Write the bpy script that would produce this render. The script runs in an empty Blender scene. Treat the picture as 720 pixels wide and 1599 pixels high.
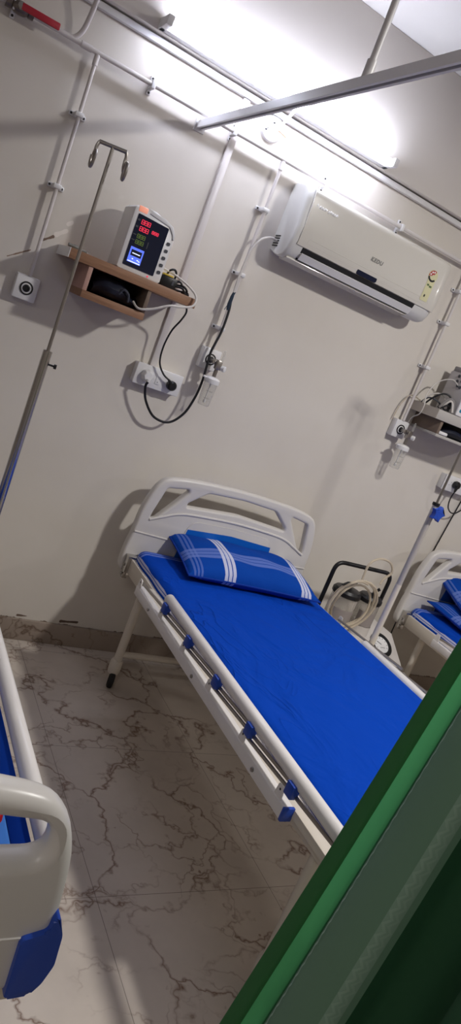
import bpy, bmesh, math, random
from mathutils import Vector, Matrix
random.seed(7)
C = bpy.context.scene
COL = C.collection
PI = math.pi

# ------------------------------------------------------------------ camera
cam_d = bpy.data.cameras.new('camera')
cam = bpy.data.objects.new('camera', cam_d); COL.objects.link(cam)
CAM = Vector((0.0, -2.80, 1.5134))
right = Vector((0.840, -0.405, 0.361)); down = Vector((0.216, -0.362, -0.907)); fwd = Vector((0.499, 0.840, -0.216))
fwd.normalize(); right = (right - fwd * right.dot(fwd)).normalized(); up = right.cross(fwd)
M4 = Matrix((right, up, -fwd)).transposed().to_4x4(); M4.translation = CAM
cam.matrix_world = M4
cam_d.sensor_fit = 'VERTICAL'; cam_d.sensor_height = 36.0; cam_d.sensor_width = 36.0
cam_d.lens = 1113.9 / 1599.0 * 36.0
cam_d.clip_start = 0.02
C.camera = cam

# ------------------------------------------------------------------ world, lights, exposure
w = bpy.data.worlds.new('world'); C.world = w; w.use_nodes = True
w.node_tree.nodes['Background'].inputs[0].default_value = (0.75, 0.72, 0.70, 1)
w.node_tree.nodes['Background'].inputs[1].default_value = 0.05
C.view_settings.view_transform = 'Standard'; C.view_settings.look = 'None'
C.view_settings.gamma = 1.0; C.view_settings.use_curve_mapping = False
C.view_settings.exposure = 0.22

def area_light(name, loc, size, power, color, rot=(0, 0, 0), shape='DISK', size_y=None):
    l = bpy.data.lights.new(name, 'AREA'); l.shape = shape; l.size = size
    if size_y: l.size_y = size_y
    l.energy = power; l.color = color
    o = bpy.data.objects.new(name, l); COL.objects.link(o); o.location = loc; o.rotation_euler = rot
    return o
area_light('ceiling_downlight', (2.19, -2.02, 2.83), 0.20, 45.0, (1.0, 0.97, 0.93))
area_light('fill_light_far', (5.2, -2.60, 2.82), 0.35, 28.0, (1.0, 0.97, 0.93))  # fill light added beyond the right bed, out of view
area_light('fill_light_near', (-1.2, -3.60, 2.82), 1.0, 17.0, (1.0, 0.97, 0.93))  # wide fill light added behind the camera to lift footboard and floor
TUBE_EMIT = 44.0

# ------------------------------------------------------------------ materials
def lin(c):
    return tuple(((v / 255.0) / 12.92 if v / 255.0 <= 0.04045 else ((v / 255.0 + 0.055) / 1.055) ** 2.4) for v in c) + (1.0,)

def mat(name, rgb, rough=0.5, metal=0.0, trans=0.0, emit=None, estr=0.0, ior=1.45, spec=None, coat=0.0, alpha=None):
    m = bpy.data.materials.new(name); m.use_nodes = True
    b = m.node_tree.nodes['Principled BSDF']
    b.inputs['Base Color'].default_value = lin(rgb)
    b.inputs['Roughness'].default_value = rough
    b.inputs['Metallic'].default_value = metal
    b.inputs['Transmission Weight'].default_value = trans
    b.inputs['IOR'].default_value = ior
    if spec is not None: b.inputs['Specular IOR Level'].default_value = spec
    b.inputs['Coat Weight'].default_value = coat
    if alpha is not None: b.inputs['Alpha'].default_value = alpha
    if emit:
        b.inputs['Emission Color'].default_value = lin(emit); b.inputs['Emission Strength'].default_value = estr
    return m

class NT:
    """small node helper"""
    def __init__(s, m): s.m = m; s.t = m.node_tree; s.b = s.t.nodes['Principled BSDF']
    def n(s, ty, **k):
        nd = s.t.nodes.new(ty)
        for a, v in k.items(): setattr(nd, a, v)
        return nd
    def l(s, a, b): s.t.links.new(a, b)
    def coord(s, kind='Object'): return s.n('ShaderNodeTexCoord').outputs[kind]
    def math(s, op, a, b=None, c=None):
        nd = s.n('ShaderNodeMath', operation=op)
        for i, v in enumerate((a, b, c)):
            if v is None: continue
            if isinstance(v, (int, float)): nd.inputs[i].default_value = v
            else: s.l(v, nd.inputs[i])
        return nd.outputs[0]
    def mix(s, f, a, b):
        nd = s.n('ShaderNodeMix', data_type='RGBA')
        for sock, v in ((nd.inputs[0], f), (nd.inputs[6], a), (nd.inputs[7], b)):
            if isinstance(v, (int, float)): sock.default_value = v
            elif isinstance(v, tuple): sock.default_value = v
            else: s.l(v, sock)
        return nd.outputs[2]
    def noise(s, vec, scale, detail=3.0, rough=0.5, dist=0.0):
        nd = s.n('ShaderNodeTexNoise'); nd.inputs['Scale'].default_value = scale
        nd.inputs['Detail'].default_value = detail; nd.inputs['Roughness'].default_value = rough
        nd.inputs['Distortion'].default_value = dist
        if vec is not None: s.l(vec, nd.inputs['Vector'])
        return nd
    def mapping(s, vec, scale=(1, 1, 1), loc=(0, 0, 0), rot=(0, 0, 0)):
        nd = s.n('ShaderNodeMapping'); s.l(vec, nd.inputs[0])
        nd.inputs['Scale'].default_value = scale; nd.inputs['Location'].default_value = loc; nd.inputs['Rotation'].default_value = rot
        return nd.outputs[0]
    def ramp(s, f, stops, interp='LINEAR'):
        nd = s.n('ShaderNodeValToRGB'); r = nd.color_ramp; r.interpolation = interp
        while len(r.elements) < len(stops): r.elements.new(0.5)
        for e, (p, c) in zip(r.elements, stops):
            e.position = p; e.color = c if len(c) == 4 else (*c, 1)
        s.l(f, nd.inputs[0]); return nd.outputs[0]
    def bump(s, h, strength=0.2, dist=0.01):
        nd = s.n('ShaderNodeBump'); nd.inputs['Strength'].default_value = strength; nd.inputs['Distance'].default_value = dist
        s.l(h, nd.inputs['Height']); s.l(nd.outputs[0], s.b.inputs['Normal'])
    def color(s, c): s.l(c, s.b.inputs['Base Color'])

BW = lambda v: (v, v, v, 1)

# painted wall with faint blotches, rubbed scratches and dirty edge above the skirting
WALL_RGB = (219, 213, 205)
m_wall = mat('wall_paint', WALL_RGB, 0.55)
t = NT(m_wall); P = t.coord()
blot = t.noise(P, 1.6, 4, 0.6).outputs[0]
base = t.mix(t.ramp(blot, [(0.35, BW(0)), (0.7, BW(1))]), lin(WALL_RGB), lin((212, 205, 196)))
sep = t.n('ShaderNodeSeparateXYZ'); t.l(P, sep.inputs[0])
wob = t.noise(P, 9.0, 4, 0.6).outputs[0]
def seg_mask(x0, z0, x1, z1, r):
    dx, dz = x1 - x0, z1 - z0; L2 = dx * dx + dz * dz
    ax = t.math('SUBTRACT', sep.outputs[0], x0); az = t.math('SUBTRACT', sep.outputs[2], z0)
    h = t.math('DIVIDE', t.math('ADD', t.math('MULTIPLY', ax, dx), t.math('MULTIPLY', az, dz)), L2)
    hn = t.n('ShaderNodeClamp'); t.l(h, hn.inputs[0]); h = hn.outputs[0]
    ex = t.math('SUBTRACT', ax, t.math('MULTIPLY', h, dx)); ez = t.math('SUBTRACT', az, t.math('MULTIPLY', h, dz))
    d = t.math('SQRT', t.math('ADD', t.math('MULTIPLY', ex, ex), t.math('MULTIPLY', ez, ez)))
    d = t.math('ADD', d, t.math('MULTIPLY', t.math('SUBTRACT', wob, 0.5), 0.02))
    return t.math('LESS_THAN', d, r)
for a, colr in (((0.405, 1.505, 0.475, 1.555, 0.0035), (140, 115, 98)), ((0.50, 1.60, 0.535, 1.628, 0.006), (120, 98, 84)),
                ((0.545, 1.64, 0.575, 1.665, 0.008), (235, 228, 220)), ((0.575, 1.69, 0.585, 1.70, 0.007), (235, 228, 220)),
                ((1.055, 0.112, 1.13, 0.118, 0.005), (95, 78, 66)), ((0.86, 0.112, 0.90, 0.113, 0.003), (110, 92, 80))):
    base = t.mix(seg_mask(*a), base, lin(colr))
edge = t.math('LESS_THAN', t.math('ADD', sep.outputs[2], t.math('MULTIPLY', t.math('SUBTRACT', t.noise(P, 16.0, 5, 0.65).outputs[0], 0.5), 0.05)), 0.097)
base = t.mix(edge, base, lin((120, 102, 88)))
t.color(base); t.bump(t.noise(P, 60.0, 3).outputs[0], 0.05, 0.004)

m_ceil = mat('ceiling_paint', (206, 203, 198), 0.7)
m_beam = mat('beam_paint', (222, 216, 209), 0.6)
m_unseen = mat('low_bounce_wall_paint', (176, 168, 160), 0.7)  # unseen walls toned darker to cut the light they bounce
m_soffit = m_beam

def marble(name, light, vein, tiles):
    m = mat(name, light, 0.30, spec=0.35); t = NT(m); P = t.coord()
    warp = t.noise(P, 1.7, 5, 0.62)
    v = t.n('ShaderNodeVectorMath', operation='MULTIPLY_ADD'); t.l(warp.outputs['Color'], v.inputs[0]); v.inputs[1].default_value = (0.75, 0.75, 0.3); t.l(P, v.inputs[2])
    warp2 = t.noise(P, 9.0, 4, 0.65)
    v2 = t.n('ShaderNodeVectorMath', operation='MULTIPLY_ADD'); t.l(warp2.outputs['Color'], v2.inputs[0]); v2.inputs[1].default_value = (0.13, 0.13, 0.05); t.l(v.outputs[0], v2.inputs[2])
    def cell(scale, loc):
        vo = t.n('ShaderNodeTexVoronoi', feature='DISTANCE_TO_EDGE'); vo.inputs['Scale'].default_value = scale
        t.l(t.mapping(v2.outputs[0], loc=loc), vo.inputs['Vector']); return vo.outputs[0]
    gate = t.ramp(t.noise(P, 3.1, 4, 0.6).outputs[0], [(0.36, BW(0)), (0.50, BW(1))])
    gate2 = t.ramp(t.noise(t.mapping(P, loc=(5, 3, 1)), 2.6, 4, 0.6).outputs[0], [(0.44, BW(0)), (0.58, BW(1))])
    e1 = t.ramp(cell(2.6, (0, 0, 0.3)), [(0.0, BW(1)), (0.010, BW(0.5)), (0.032, BW(0))])
    e2 = t.ramp(cell(6.0, (2, 4, 0.7)), [(0.0, BW(0.8)), (0.02, BW(0.3)), (0.055, BW(0))])
    a = t.math('MULTIPLY', e1, gate); b = t.math('MULTIPLY', e2, gate2)
    k = t.math('MULTIPLY', t.math('MAXIMUM', a, b), 0.88)
    cloud = t.ramp(t.noise(P, 2.2, 5, 0.65).outputs[0], [(0.35, BW(0)), (0.75, BW(1))])
    dark = tuple(int(c * 0.90) for c in light)
    col = t.mix(cloud, lin(light), lin(dark))
    spots = t.ramp(t.noise(P, 26.0, 2, 0.5).outputs[0], [(0.70, BW(0)), (0.76, BW(0.7))])
    k = t.math('MAXIMUM', k, t.math('MULTIPLY', spots, gate2))
    col = t.mix(k, col, lin(vein))
    if tiles:
        s = t.n('ShaderNodeSeparateXYZ'); t.l(P, s.inputs[0])
        def joint(o, off, period):
            f = t.math('FRACT', t.math('DIVIDE', t.math('SUBTRACT', o, off), period))
            d = t.math('MINIMUM', f, t.math('SUBTRACT', 1.0, f))
            return t.math('LESS_THAN', d, 0.0011 / period)
        j = t.math('MAXIMUM', joint(s.outputs[0], 0.893, 0.585), joint(s.outputs[1], -0.735, 0.655))
        col = t.mix(t.math('MULTIPLY', j, 0.6), col, lin((84, 70, 60)))
    t.color(col)
    return m
m_floor = marble('marble_floor_tile', (206, 195, 184), (104, 70, 48), True)
m_skirt = marble('marble_skirting', (160, 146, 134), (92, 70, 56), False)

m_white = mat('white_plastic', (226, 225, 226), 0.35)
m_pipe = mat('white_painted_pipe', (214, 208, 206), 0.35)
m_abs = mat('bed_moulded_plastic', (212, 208, 204), 0.32)
m_cream = mat('cream_powder_coat', (214, 205, 192), 0.38)
m_railw = mat('white_rail_coat', (228, 224, 222), 0.28)
m_chrome = mat('chrome', (190, 188, 186), 0.18, 1.0)
m_steel = mat('brushed_steel', (165, 160, 156), 0.34, 1.0)
m_black = mat('black_plastic', (20, 20, 23), 0.4)
m_rubber = mat('black_rubber', (22, 21, 21), 0.7)
m_bluep = mat('blue_plastic', (34, 72, 172), 0.4)
m_cable_b = mat('black_cable', (18, 18, 24), 0.45)
m_cable_w = mat('grey_white_cable', (205, 200, 195), 0.45)
m_wood = mat('laminate_wood', (150, 112, 86), 0.5)
t = NT(m_wood); P = t.coord()
gr = t.noise(t.mapping(P, (3, 60, 60)), 2.0, 5, 0.6, 0.4).outputs[0]
t.color(t.mix(t.ramp(gr, [(0.3, BW(0)), (0.7, BW(1))]), lin((164, 124, 96)), lin((134, 98, 74))))
m_woodpink = mat('raw_board_side', (186, 148, 136), 0.6)
m_greylam = mat('grey_laminate', (178, 174, 170), 0.5)
m_bluelabel = mat('blue_label', (10, 98, 196), 0.4)
m_dark = mat('shaded_interior', (24, 24, 28), 0.7)  # near-black stands in for the shade inside shelf boxes and outlet slot
m_shade = mat('shaded_board', (120, 104, 92), 0.7)  # brown darkened to carry the shade under the shelves
m_red = mat('red_handle', (170, 36, 52), 0.4)
m_brass = mat('dull_metal', (120, 110, 104), 0.4, 0.8)
m_acpanel = mat('ac_front_panel', (212, 208, 200), 0.22, coat=0.25)
m_acside = mat('ac_side', (220, 219, 216), 0.35)
m_navy = mat('dark_navy_window', (28, 34, 56), 0.15)
def thin_clear(name, rgb, amount):
    m = mat(name, rgb, 0.12); t = NT(m); out = t.t.nodes['Material Output']
    tr = t.n('ShaderNodeBsdfTransparent'); tr.inputs[0].default_value = (0.95, 0.95, 0.94, 1)
    fr = t.n('ShaderNodeLayerWeight'); fr.inputs[0].default_value = 0.25
    k = t.math('ADD', t.math('MULTIPLY', fr.outputs[1], 0.55), 1.0 - amount)
    mx = t.n('ShaderNodeMixShader'); t.l(k, mx.inputs[0]); t.l(tr.outputs[0], mx.inputs[1]); t.l(t.b.outputs[0], mx.inputs[2]); t.l(mx.outputs[0], out.inputs[0])
    return m
m_clear = thin_clear('clear_plastic', (225, 224, 220), 0.88)
m_tubing = thin_clear('clear_tubing', (212, 198, 176), 0.45)
m_lamp = mat('lit_tube', (255, 255, 255), 0.5, emit=(230, 235, 255), estr=TUBE_EMIT)
m_ledred = mat('red_led', (60, 5, 10), 0.5, emit=(235, 50, 80), estr=0.9)
m_ledgreen = mat('dim_green_led', (40, 60, 20), 0.5, emit=(110, 130, 60), estr=0.35)
m_lcd = mat('blue_lcd', (60, 80, 180), 0.4, emit=(90, 115, 230), estr=0.9)
m_lcdw = mat('lcd_white', (200, 210, 255), 0.4, emit=(210, 220, 255), estr=1.1)
m_lcdd = mat('lcd_dark', (14, 18, 50), 0.4)
m_ledorange = mat('orange_glow', (240, 190, 170), 0.5, emit=(255, 130, 90), estr=0.35)
m_keys = mat('grey_keys', (70, 72, 80), 0.5)
m_paper = mat('pale_yellow_label', (212, 208, 168), 0.6)
m_green_ink = mat('green_ink', (96, 116, 76), 0.6)
m_ink = mat('black_ink', (36, 34, 34), 0.6)
m_grey_ink = mat('grey_ink', (128, 126, 122), 0.5)
m_redink = mat('red_ink', (176, 64, 58), 0.6)
m_whiteink = mat('white_ink', (252, 252, 252), 0.5)
m_orange = mat('orange_wire', (212, 130, 90), 0.5)
m_yellow = mat('yellow_plastic', (214, 186, 70), 0.5)
m_teal = mat('teal_button', (40, 130, 160), 0.4)

def bands(co, spans, T=None):
    T = T or t
    k = None
    for a, b in spans:
        q = T.math('MULTIPLY', T.math('GREATER_THAN', co, a), T.math('LESS_THAN', co, b))
        k = q if k is None else T.math('MAXIMUM', k, q)
    return k
def fabric(name, rgb, rough=0.9, sheen=0.0):
    m = mat(name, rgb, rough, spec=0.08); m.node_tree.nodes['Principled BSDF'].inputs['Sheen Weight'].default_value = sheen
    return m
BLUE = (4, 62, 170); STRIPE = (112, 134, 204); WHITE_S = (206, 208, 226)
m_sheet = fabric('blue_sheet', BLUE)
t = NT(m_sheet); P = t.coord(); s = t.n('ShaderNodeSeparateXYZ'); t.l(P, s.inputs[0])
head = bands(s.outputs[1], ((-0.178, -0.164), (-0.200, -0.186), (-0.222, -0.208)))
side = bands(s.outputs[0], ((0.036, 0.047), (0.028, 0.033)))
lowside = t.math('LESS_THAN', s.outputs[2], 0.566)
col = t.mix(t.math('MULTIPLY', head, 0.8), lin(BLUE), lin(STRIPE))
col = t.mix(t.math('MULTIPLY', t.math('MULTIPLY', t.math('LESS_THAN', s.outputs[0], 0.0405), bands(s.outputs[2], ((0.545, 0.553), (0.556, 0.564)))), 0.8), col, lin(WHITE_S))
rightedge = bands(s.outputs[0], ((0.866, 0.90),))
col = t.mix(rightedge, col, lin((158, 176, 226)))
t.color(col)
wr = t.noise(t.mapping(P, (2.4, 1.5, 2), rot=(0, 0, 0.6)), 1.7, 3, 0.5, 1.6).outputs[0]
wr2 = t.math('ABSOLUTE', t.math('SUBTRACT', t.noise(t.mapping(P, (5.5, 1.7, 2), rot=(0, 0, 0.75)), 1.5, 2, 0.5, 1.2).outputs[0], 0.5))
fold = t.ramp(wr2, [(0.0, BW(1)), (0.022, BW(0.35)), (0.07, BW(0))])
gatew = t.ramp(t.noise(P, 2.6, 2).outputs[0], [(0.45, BW(0)), (0.62, BW(1))])
t.bump(t.math('ADD', wr, t.math('MULTIPLY', t.math('MULTIPLY', fold, gatew), 0.16)), 0.8, 0.035)

m_pillow = fabric('blue_plaid_pillowcase', (14, 66, 158))
t = NT(m_pillow); P = t.coord(); s = t.n('ShaderNodeSeparateXYZ'); t.l(P, s.inputs[0])
def trip(c, wd=0.015, gp=0.0045):
    return tuple((c + (i - 1) * (wd + gp) - wd / 2, c + (i - 1) * (wd + gp) + wd / 2) for i in range(3))
vert = bands(s.outputs[0], trip(-0.135) + trip(0.255))
horz = bands(s.outputs[1], trip(-0.035, 0.019, 0.004))
endb = bands(s.outputs[0], trip(-0.285, 0.009, 0.007))
col = t.mix(t.math('MULTIPLY', horz, 0.62), lin((14, 66, 158)), lin(STRIPE))
col = t.mix(t.math('MULTIPLY', endb, 0.45), col, lin(STRIPE))
col = t.mix(t.math('MULTIPLY', vert, 0.85), col, lin(WHITE_S))
t.color(col); t.bump(t.noise(t.mapping(P, (6, 9, 6)), 1.5, 3, 0.5, 0.5).outputs[0], 0.3, 0.02)
m_pillowside = fabric('pillow_piping', (26, 58, 148))
m_blanket = fabric('pale_blue_blanket', (66, 118, 196)); m_blanket_red = fabric('red_cloth', (170, 30, 40))

def curtain_mat(name, rgb, trl, amount, pattern=False):
    m = mat(name, rgb, 0.75, spec=0.25); t = NT(m)
    out = t.t.nodes['Material Output']
    tr = t.n('ShaderNodeBsdfTranslucent'); tr.inputs[0].default_value = lin(trl)
    mx = t.n('ShaderNodeMixShader'); mx.inputs[0].default_value = amount
    t.l(t.b.outputs[0], mx.inputs[1]); t.l(tr.outputs[0], mx.inputs[2]); t.l(mx.outputs[0], out.inputs[0])
    if pattern:
        uv = t.coord('UV'); s = t.n('ShaderNodeSeparateXYZ'); t.l(uv, s.inputs[0])
        u = s.outputs[0]; v = s.outputs[1]
        tri = t.math('PINGPONG', t.math('MULTIPLY', v, 150.0), 1.0)
        def line(c, amp, wd):
            cc = t.math('ADD', t.math('MULTIPLY', tri, amp), c)
            return t.math('LESS_THAN', t.math('ABSOLUTE', t.math('SUBTRACT', u, cc)), wd)
        k = line(0.05, 0.04, 0.022)
        k = t.math('MAXIMUM', k, t.math('MULTIPLY', line(0.72, 0.07, 0.02), 0.55)); k = t.math('MAXIMUM', k, t.math('MULTIPLY', line(0.80, 0.07, 0.02), 0.5)); k = t.math('MAXIMUM', k, t.math('MULTIPLY', bands(u, ((0.70, 0.90),), t), 0.35))
        t.color(t.mix(t.math('MULTIPLY', k, 0.9), lin(rgb), lin((196, 224, 208))))
    return m
m_curt = curtain_mat('green_curtain_cloth', (52, 106, 72), (84, 168, 108), 0.45)
m_hem = curtain_mat('green_curtain_hem', (72, 124, 82), (96, 160, 104), 0.34)
m_fold = curtain_mat('green_curtain_shaded_fold', (56, 98, 70), (70, 130, 90), 0.22)  # same cloth, less translucent, to put shade into the gathered folds
m_trim = curtain_mat('green_curtain_trim', (122, 158, 134), (100, 144, 114), 0.2, True)

# ------------------------------------------------------------------ mesh helpers
class MB:
    def __init__(s): s.bm = bmesh.new(); s.mi = 0
    def _tag(s, faces):
        for f in faces: f.material_index = s.mi
    def box(s, a, b, bev=0.0, seg=2, mtx=None):
        a, b = Vector(a), Vector(b)
        r = bmesh.ops.create_cube(s.bm, size=1.0); vs = r['verts']
        for v in vs:
            v.co = Vector(((a.x + b.x) / 2 + v.co.x * (b.x - a.x), (a.y + b.y) / 2 + v.co.y * (b.y - a.y), (a.z + b.z) / 2 + v.co.z * (b.z - a.z)))
        fs = list({f for v in vs for f in v.link_faces}); s._tag(fs)
        if bev > 0:
            es = list({e for v in vs for e in v.link_edges})
            r2 = bmesh.ops.bevel(s.bm, geom=es, offset=bev, segments=seg, affect='EDGES', profile=0.5)
            s._tag(r2['faces'])
            vs = list({v for f in r2['faces'] for v in f.verts} | {v for v in vs if v.is_valid})
        if mtx is not None:
            for v in vs:
                if v.is_valid: v.co = mtx @ v.co
        return s
    def ring_tube(s, pts, r, n=10, caps=True, closed=False):
        pts = [Vector(p) for p in pts]
        rr = r if isinstance(r, (list, tuple)) else [r] * len(pts)
        N = len(pts); rings = []; nrm = None
        for i, p in enumerate(pts):
            if closed: tg = (pts[(i + 1) % N] - pts[i - 1])
            elif i == 0: tg = pts[1] - pts[0]
            elif i == N - 1: tg = pts[-1] - pts[-2]
            else:
                tg = (pts[i + 1] - p).normalized() + (p - pts[i - 1]).normalized()
            tg = tg.normalized() if tg.length > 1e-9 else Vector((0, 0, 1))
            if nrm is None:
                h = Vector((0, 0, 1)) if abs(tg.z) < 0.9 else Vector((1, 0, 0))
                nrm = (h - tg * h.dot(tg)).normalized()
            else:
                nrm = nrm - tg * nrm.dot(tg)
                nrm = nrm.normalized() if nrm.length > 1e-6 else tg.orthogonal().normalized()
            bn = tg.cross(nrm)
            rings.append([s.bm.verts.new(p + (nrm * math.cos(2 * PI * k / n) + bn * math.sin(2 * PI * k / n)) * rr[i]) for k in range(n)])
        fs = []
        for i in range(N if closed else N - 1):
            A, B = rings[i], rings[(i + 1) % N]
            for k in range(n): fs.append(s.bm.faces.new((A[k], A[(k + 1) % n], B[(k + 1) % n], B[k])))
        if caps and not closed:
            fs.append(s.bm.faces.new(list(reversed(rings[0])))); fs.append(s.bm.faces.new(rings[-1]))
        s._tag(fs); return s
    def cyl(s, a, b, r, n=20): return s.ring_tube([a, b], r, n)
    def lathe(s, origin, prof, axis=(0, 0, 1), n=24):
        """prof: list of (radius, height along axis)"""
        o = Vector(origin); ax = Vector(axis).normalized()
        e1 = ax.orthogonal().normalized(); e2 = ax.cross(e1)
        rings = []
        for r, h in prof:
            if r < 1e-6: rings.append([s.bm.verts.new(o + ax * h)])
            else: rings.append([s.bm.verts.new(o + ax * h + (e1 * math.cos(2 * PI * k / n) + e2 * math.sin(2 * PI * k / n)) * r) for k in range(n)])
        fs = []
        for A, B in zip(rings[:-1], rings[1:]):
            for k in range(n):
                k2 = (k + 1) % n
                if len(A) == 1 and len(B) == 1: continue
                if len(A) == 1: fs.append(s.bm.faces.new((A[0], B[k], B[k2])))
                elif len(B) == 1: fs.append(s.bm.faces.new((A[k], A[k2], B[0])))
                else: fs.append(s.bm.faces.new((A[k], A[k2], B[k2], B[k])))
        s._tag(fs); return s
    def prism(s, poly, axis, a, b, bev=0.0):
        """poly in the other two axes; axis 'x','y','z'"""
        def mk(p, d):
            return {'x': Vector((d, p[0], p[1])), 'y': Vector((p[0], d, p[1])), 'z': Vector((p[0], p[1], d))}[axis]
        A = [s.bm.verts.new(mk(p, a)) for p in poly]; B = [s.bm.verts.new(mk(p, b)) for p in poly]
        fs = [s.bm.faces.new(A), s.bm.faces.new(list(reversed(B)))]
        n = len(poly)
        for i in range(n): fs.append(s.bm.faces.new((A[i], B[i], B[(i + 1) % n], A[(i + 1) % n])))
        s._tag(fs)
        if bev > 0:
            es = [e for f in fs[:2] for e in f.edges]
            r2 = bmesh.ops.bevel(s.bm, geom=es, offset=bev, segments=2, affect='EDGES', profile=0.5); s._tag(r2['faces'])
        return s
    def grid(s, rows, closed_u=False):
        V = [[s.bm.verts.new(p) for p in r] for r in rows]; fs = []
        for i in range(len(V) - 1):
            m = len(V[i])
            for j in range(m if closed_u else m - 1):
                fs.append(s.bm.faces.new((V[i][j], V[i][(j + 1) % m], V[i + 1][(j + 1) % m], V[i + 1][j])))
        s._tag(fs); return s
    def build(s, name, m, parent=None, angle=35, flat=False):
        bmesh.ops.recalc_face_normals(s.bm, faces=s.bm.faces)
        me = bpy.data.meshes.new(name); s.bm.to_mesh(me); s.bm.free()
        for q in (m if isinstance(m, (list, tuple)) else [m]): me.materials.append(q)
        finish(me, angle, flat)
        return link(name, me, parent)

def finish(me, angle=35, flat=False):
    if flat: return
    for p in me.polygons: p.use_smooth = True
    me.set_sharp_from_angle(angle=math.radians(angle))

def link(name, me, parent=None):
    o = bpy.data.objects.new(name, me); COL.objects.link(o)
    if parent is not None: o.parent = parent
    return o

def tag(o, label=None, cat=None, group=None, kind=None):
    if label: o['label'] = label
    if cat: o['category'] = cat
    if group: o['group'] = group
    if kind: o['kind'] = kind
    return o

def thing(name, label, cat, loc=(0, 0, 0), group=None):
    o = bpy.data.objects.new(name, None); COL.objects.link(o); o.location = loc
    o.empty_display_size = 0.05
    return tag(o, label, cat, group)

def dup(root, delta, label, group=None):
    r = root.copy(); COL.objects.link(r); r.location = Vector(root.location) + Vector(delta); r['label'] = label
    if group: r['group'] = group
    for ch in list(root.children):
        c = ch.copy(); COL.objects.link(c); c.parent = r
        for g in ch.children:
            d = g.copy(); COL.objects.link(d); d.parent = c
    return r

def smooth(pts, k=8, closed=False):
    P = [Vector(p) for p in pts]; n = len(P); out = []
    for i in range(n if closed else n - 1):
        if closed: p0, p1, p2, p3 = P[i - 1], P[i], P[(i + 1) % n], P[(i + 2) % n]
        else: p0, p1, p2, p3 = P[max(i - 1, 0)], P[i], P[i + 1], P[min(i + 2, n - 1)]
        for j in range(k):
            u = j / k
            out.append(0.5 * ((2 * p1) + (p2 - p0) * u + (2 * p0 - 5 * p1 + 4 * p2 - p3) * u * u + (3 * p1 - p0 - 3 * p2 + p3) * u ** 3))
    if not closed: out.append(P[-1])
    return out

def plate(name, outlines, depth, bev, m, parent=None, y=0.0, res=3, angle=40):
    """flat moulded panel in the XZ plane with holes: first outline is the rim, the others are holes; faces -y"""
    cu = bpy.data.curves.new(name, 'CURVE'); cu.dimensions = '2D'; cu.fill_mode = 'BOTH'
    cu.extrude = max(depth / 2 - bev, 0.0005); cu.bevel_depth = bev; cu.bevel_resolution = res; cu.offset = -bev
    for ol in outlines:
        sp = cu.splines.new('POLY'); sp.points.add(len(ol) - 1)
        for p, q in zip(sp.points, ol): p.co = (q[0], q[1], 0, 1)
        sp.use_cyclic_u = True
    tmp = bpy.data.objects.new(name + '_tmp', cu); COL.objects.link(tmp)
    dg = bpy.context.evaluated_depsgraph_get(); dg.update()
    me = bpy.data.meshes.new_from_object(tmp.evaluated_get(dg))
    bpy.data.objects.remove(tmp); bpy.data.curves.remove(cu)
    R = Matrix.Rotation(PI / 2, 4, 'X'); R.translation = Vector((0, y, 0)); me.transform(R)
    me.materials.clear(); me.materials.append(m); me.name = name
    bm = bmesh.new(); bm.from_mesh(me); bmesh.ops.remove_doubles(bm, verts=bm.verts, dist=1e-5)
    bmesh.ops.recalc_face_normals(bm, faces=bm.faces); bm.to_mesh(me); bm.free()
    finish(me, angle); return link(name, me, parent)

def text(name, s, size, loc, m, parent=None, shear=0.0, spacing=1.0, offset=0.0, rot=(PI / 2, 0, 0)):
    cu = bpy.data.curves.new(name, 'FONT'); cu.body = s; cu.size = size; cu.extrude = 0.0004; cu.shear = shear; cu.space_character = spacing; cu.offset = offset
    cu.align_x = 'CENTER'; cu.align_y = 'CENTER'
    tmp = bpy.data.objects.new(name + '_tmp', cu); COL.objects.link(tmp)
    dg = bpy.context.evaluated_depsgraph_get(); dg.update()
    me = bpy.data.meshes.new_from_object(tmp.evaluated_get(dg))
    bpy.data.objects.remove(tmp); bpy.data.curves.remove(cu)
    from mathutils import Euler
    X = Euler(rot).to_matrix().to_4x4(); X.translation = Vector(loc); me.transform(X)
    me.materials.clear(); me.materials.append(m); me.name = name
    return link(name, me, parent)

def round_poly(pts, r, n=4):
    """round the corners of a polygon"""
    out = []; N = len(pts)
    for i in range(N):
        p = Vector(pts[i]); a = Vector(pts[i - 1]); b = Vector(pts[(i + 1) % N])
        rr = min(r, (a - p).length * 0.45, (b - p).length * 0.45)
        s = p + (a - p).normalized() * rr; e = p + (b - p).normalized() * rr
        for k in range(n + 1):
            u = k / n; out.append(tuple(s * (1 - u) ** 2 + p * 2 * u * (1 - u) + e * u * u))
    return out

# ================================================================== SETTING
def struct(o): o['kind'] = 'structure'; return o
BEAM_Y = -0.050; BEAM_Z = 2.395; CEIL = 2.86
XL, XR, YF = -2.4, 6.4, -5.0
struct(MB().box((XL - .12, YF - .12, -0.12), (XR + .12, 0.12, 0.0)).build('floor', m_floor))
struct(MB().box((XL - .12, YF - .12, CEIL), (XR + .12, 0.12, CEIL + .12)).build('ceiling', m_ceil))
struct(MB().box((XL - .12, 0, 0), (XR + .12, 0.12, CEIL)).build('wall_back', m_wall))
struct(MB().box((XL - .12, YF, 0), (XL, 0, CEIL)).build('wall_left', m_unseen))
struct(MB().box((XR, YF, 0), (XR + .12, 0, CEIL)).build('wall_right', m_unseen))
struct(MB().box((XL - .12, YF - .12, 0), (XR + .12, YF, CEIL)).build('wall_front', m_unseen))
struct(MB().box((XL, BEAM_Y, BEAM_Z), (XR, 0, CEIL), 0.004).build('trim_1', m_beam))
struct(MB().box((XL, -0.014, 0), (XR, 0, 0.099), 0.002).build('baseboard_back', m_skirt))

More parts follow.
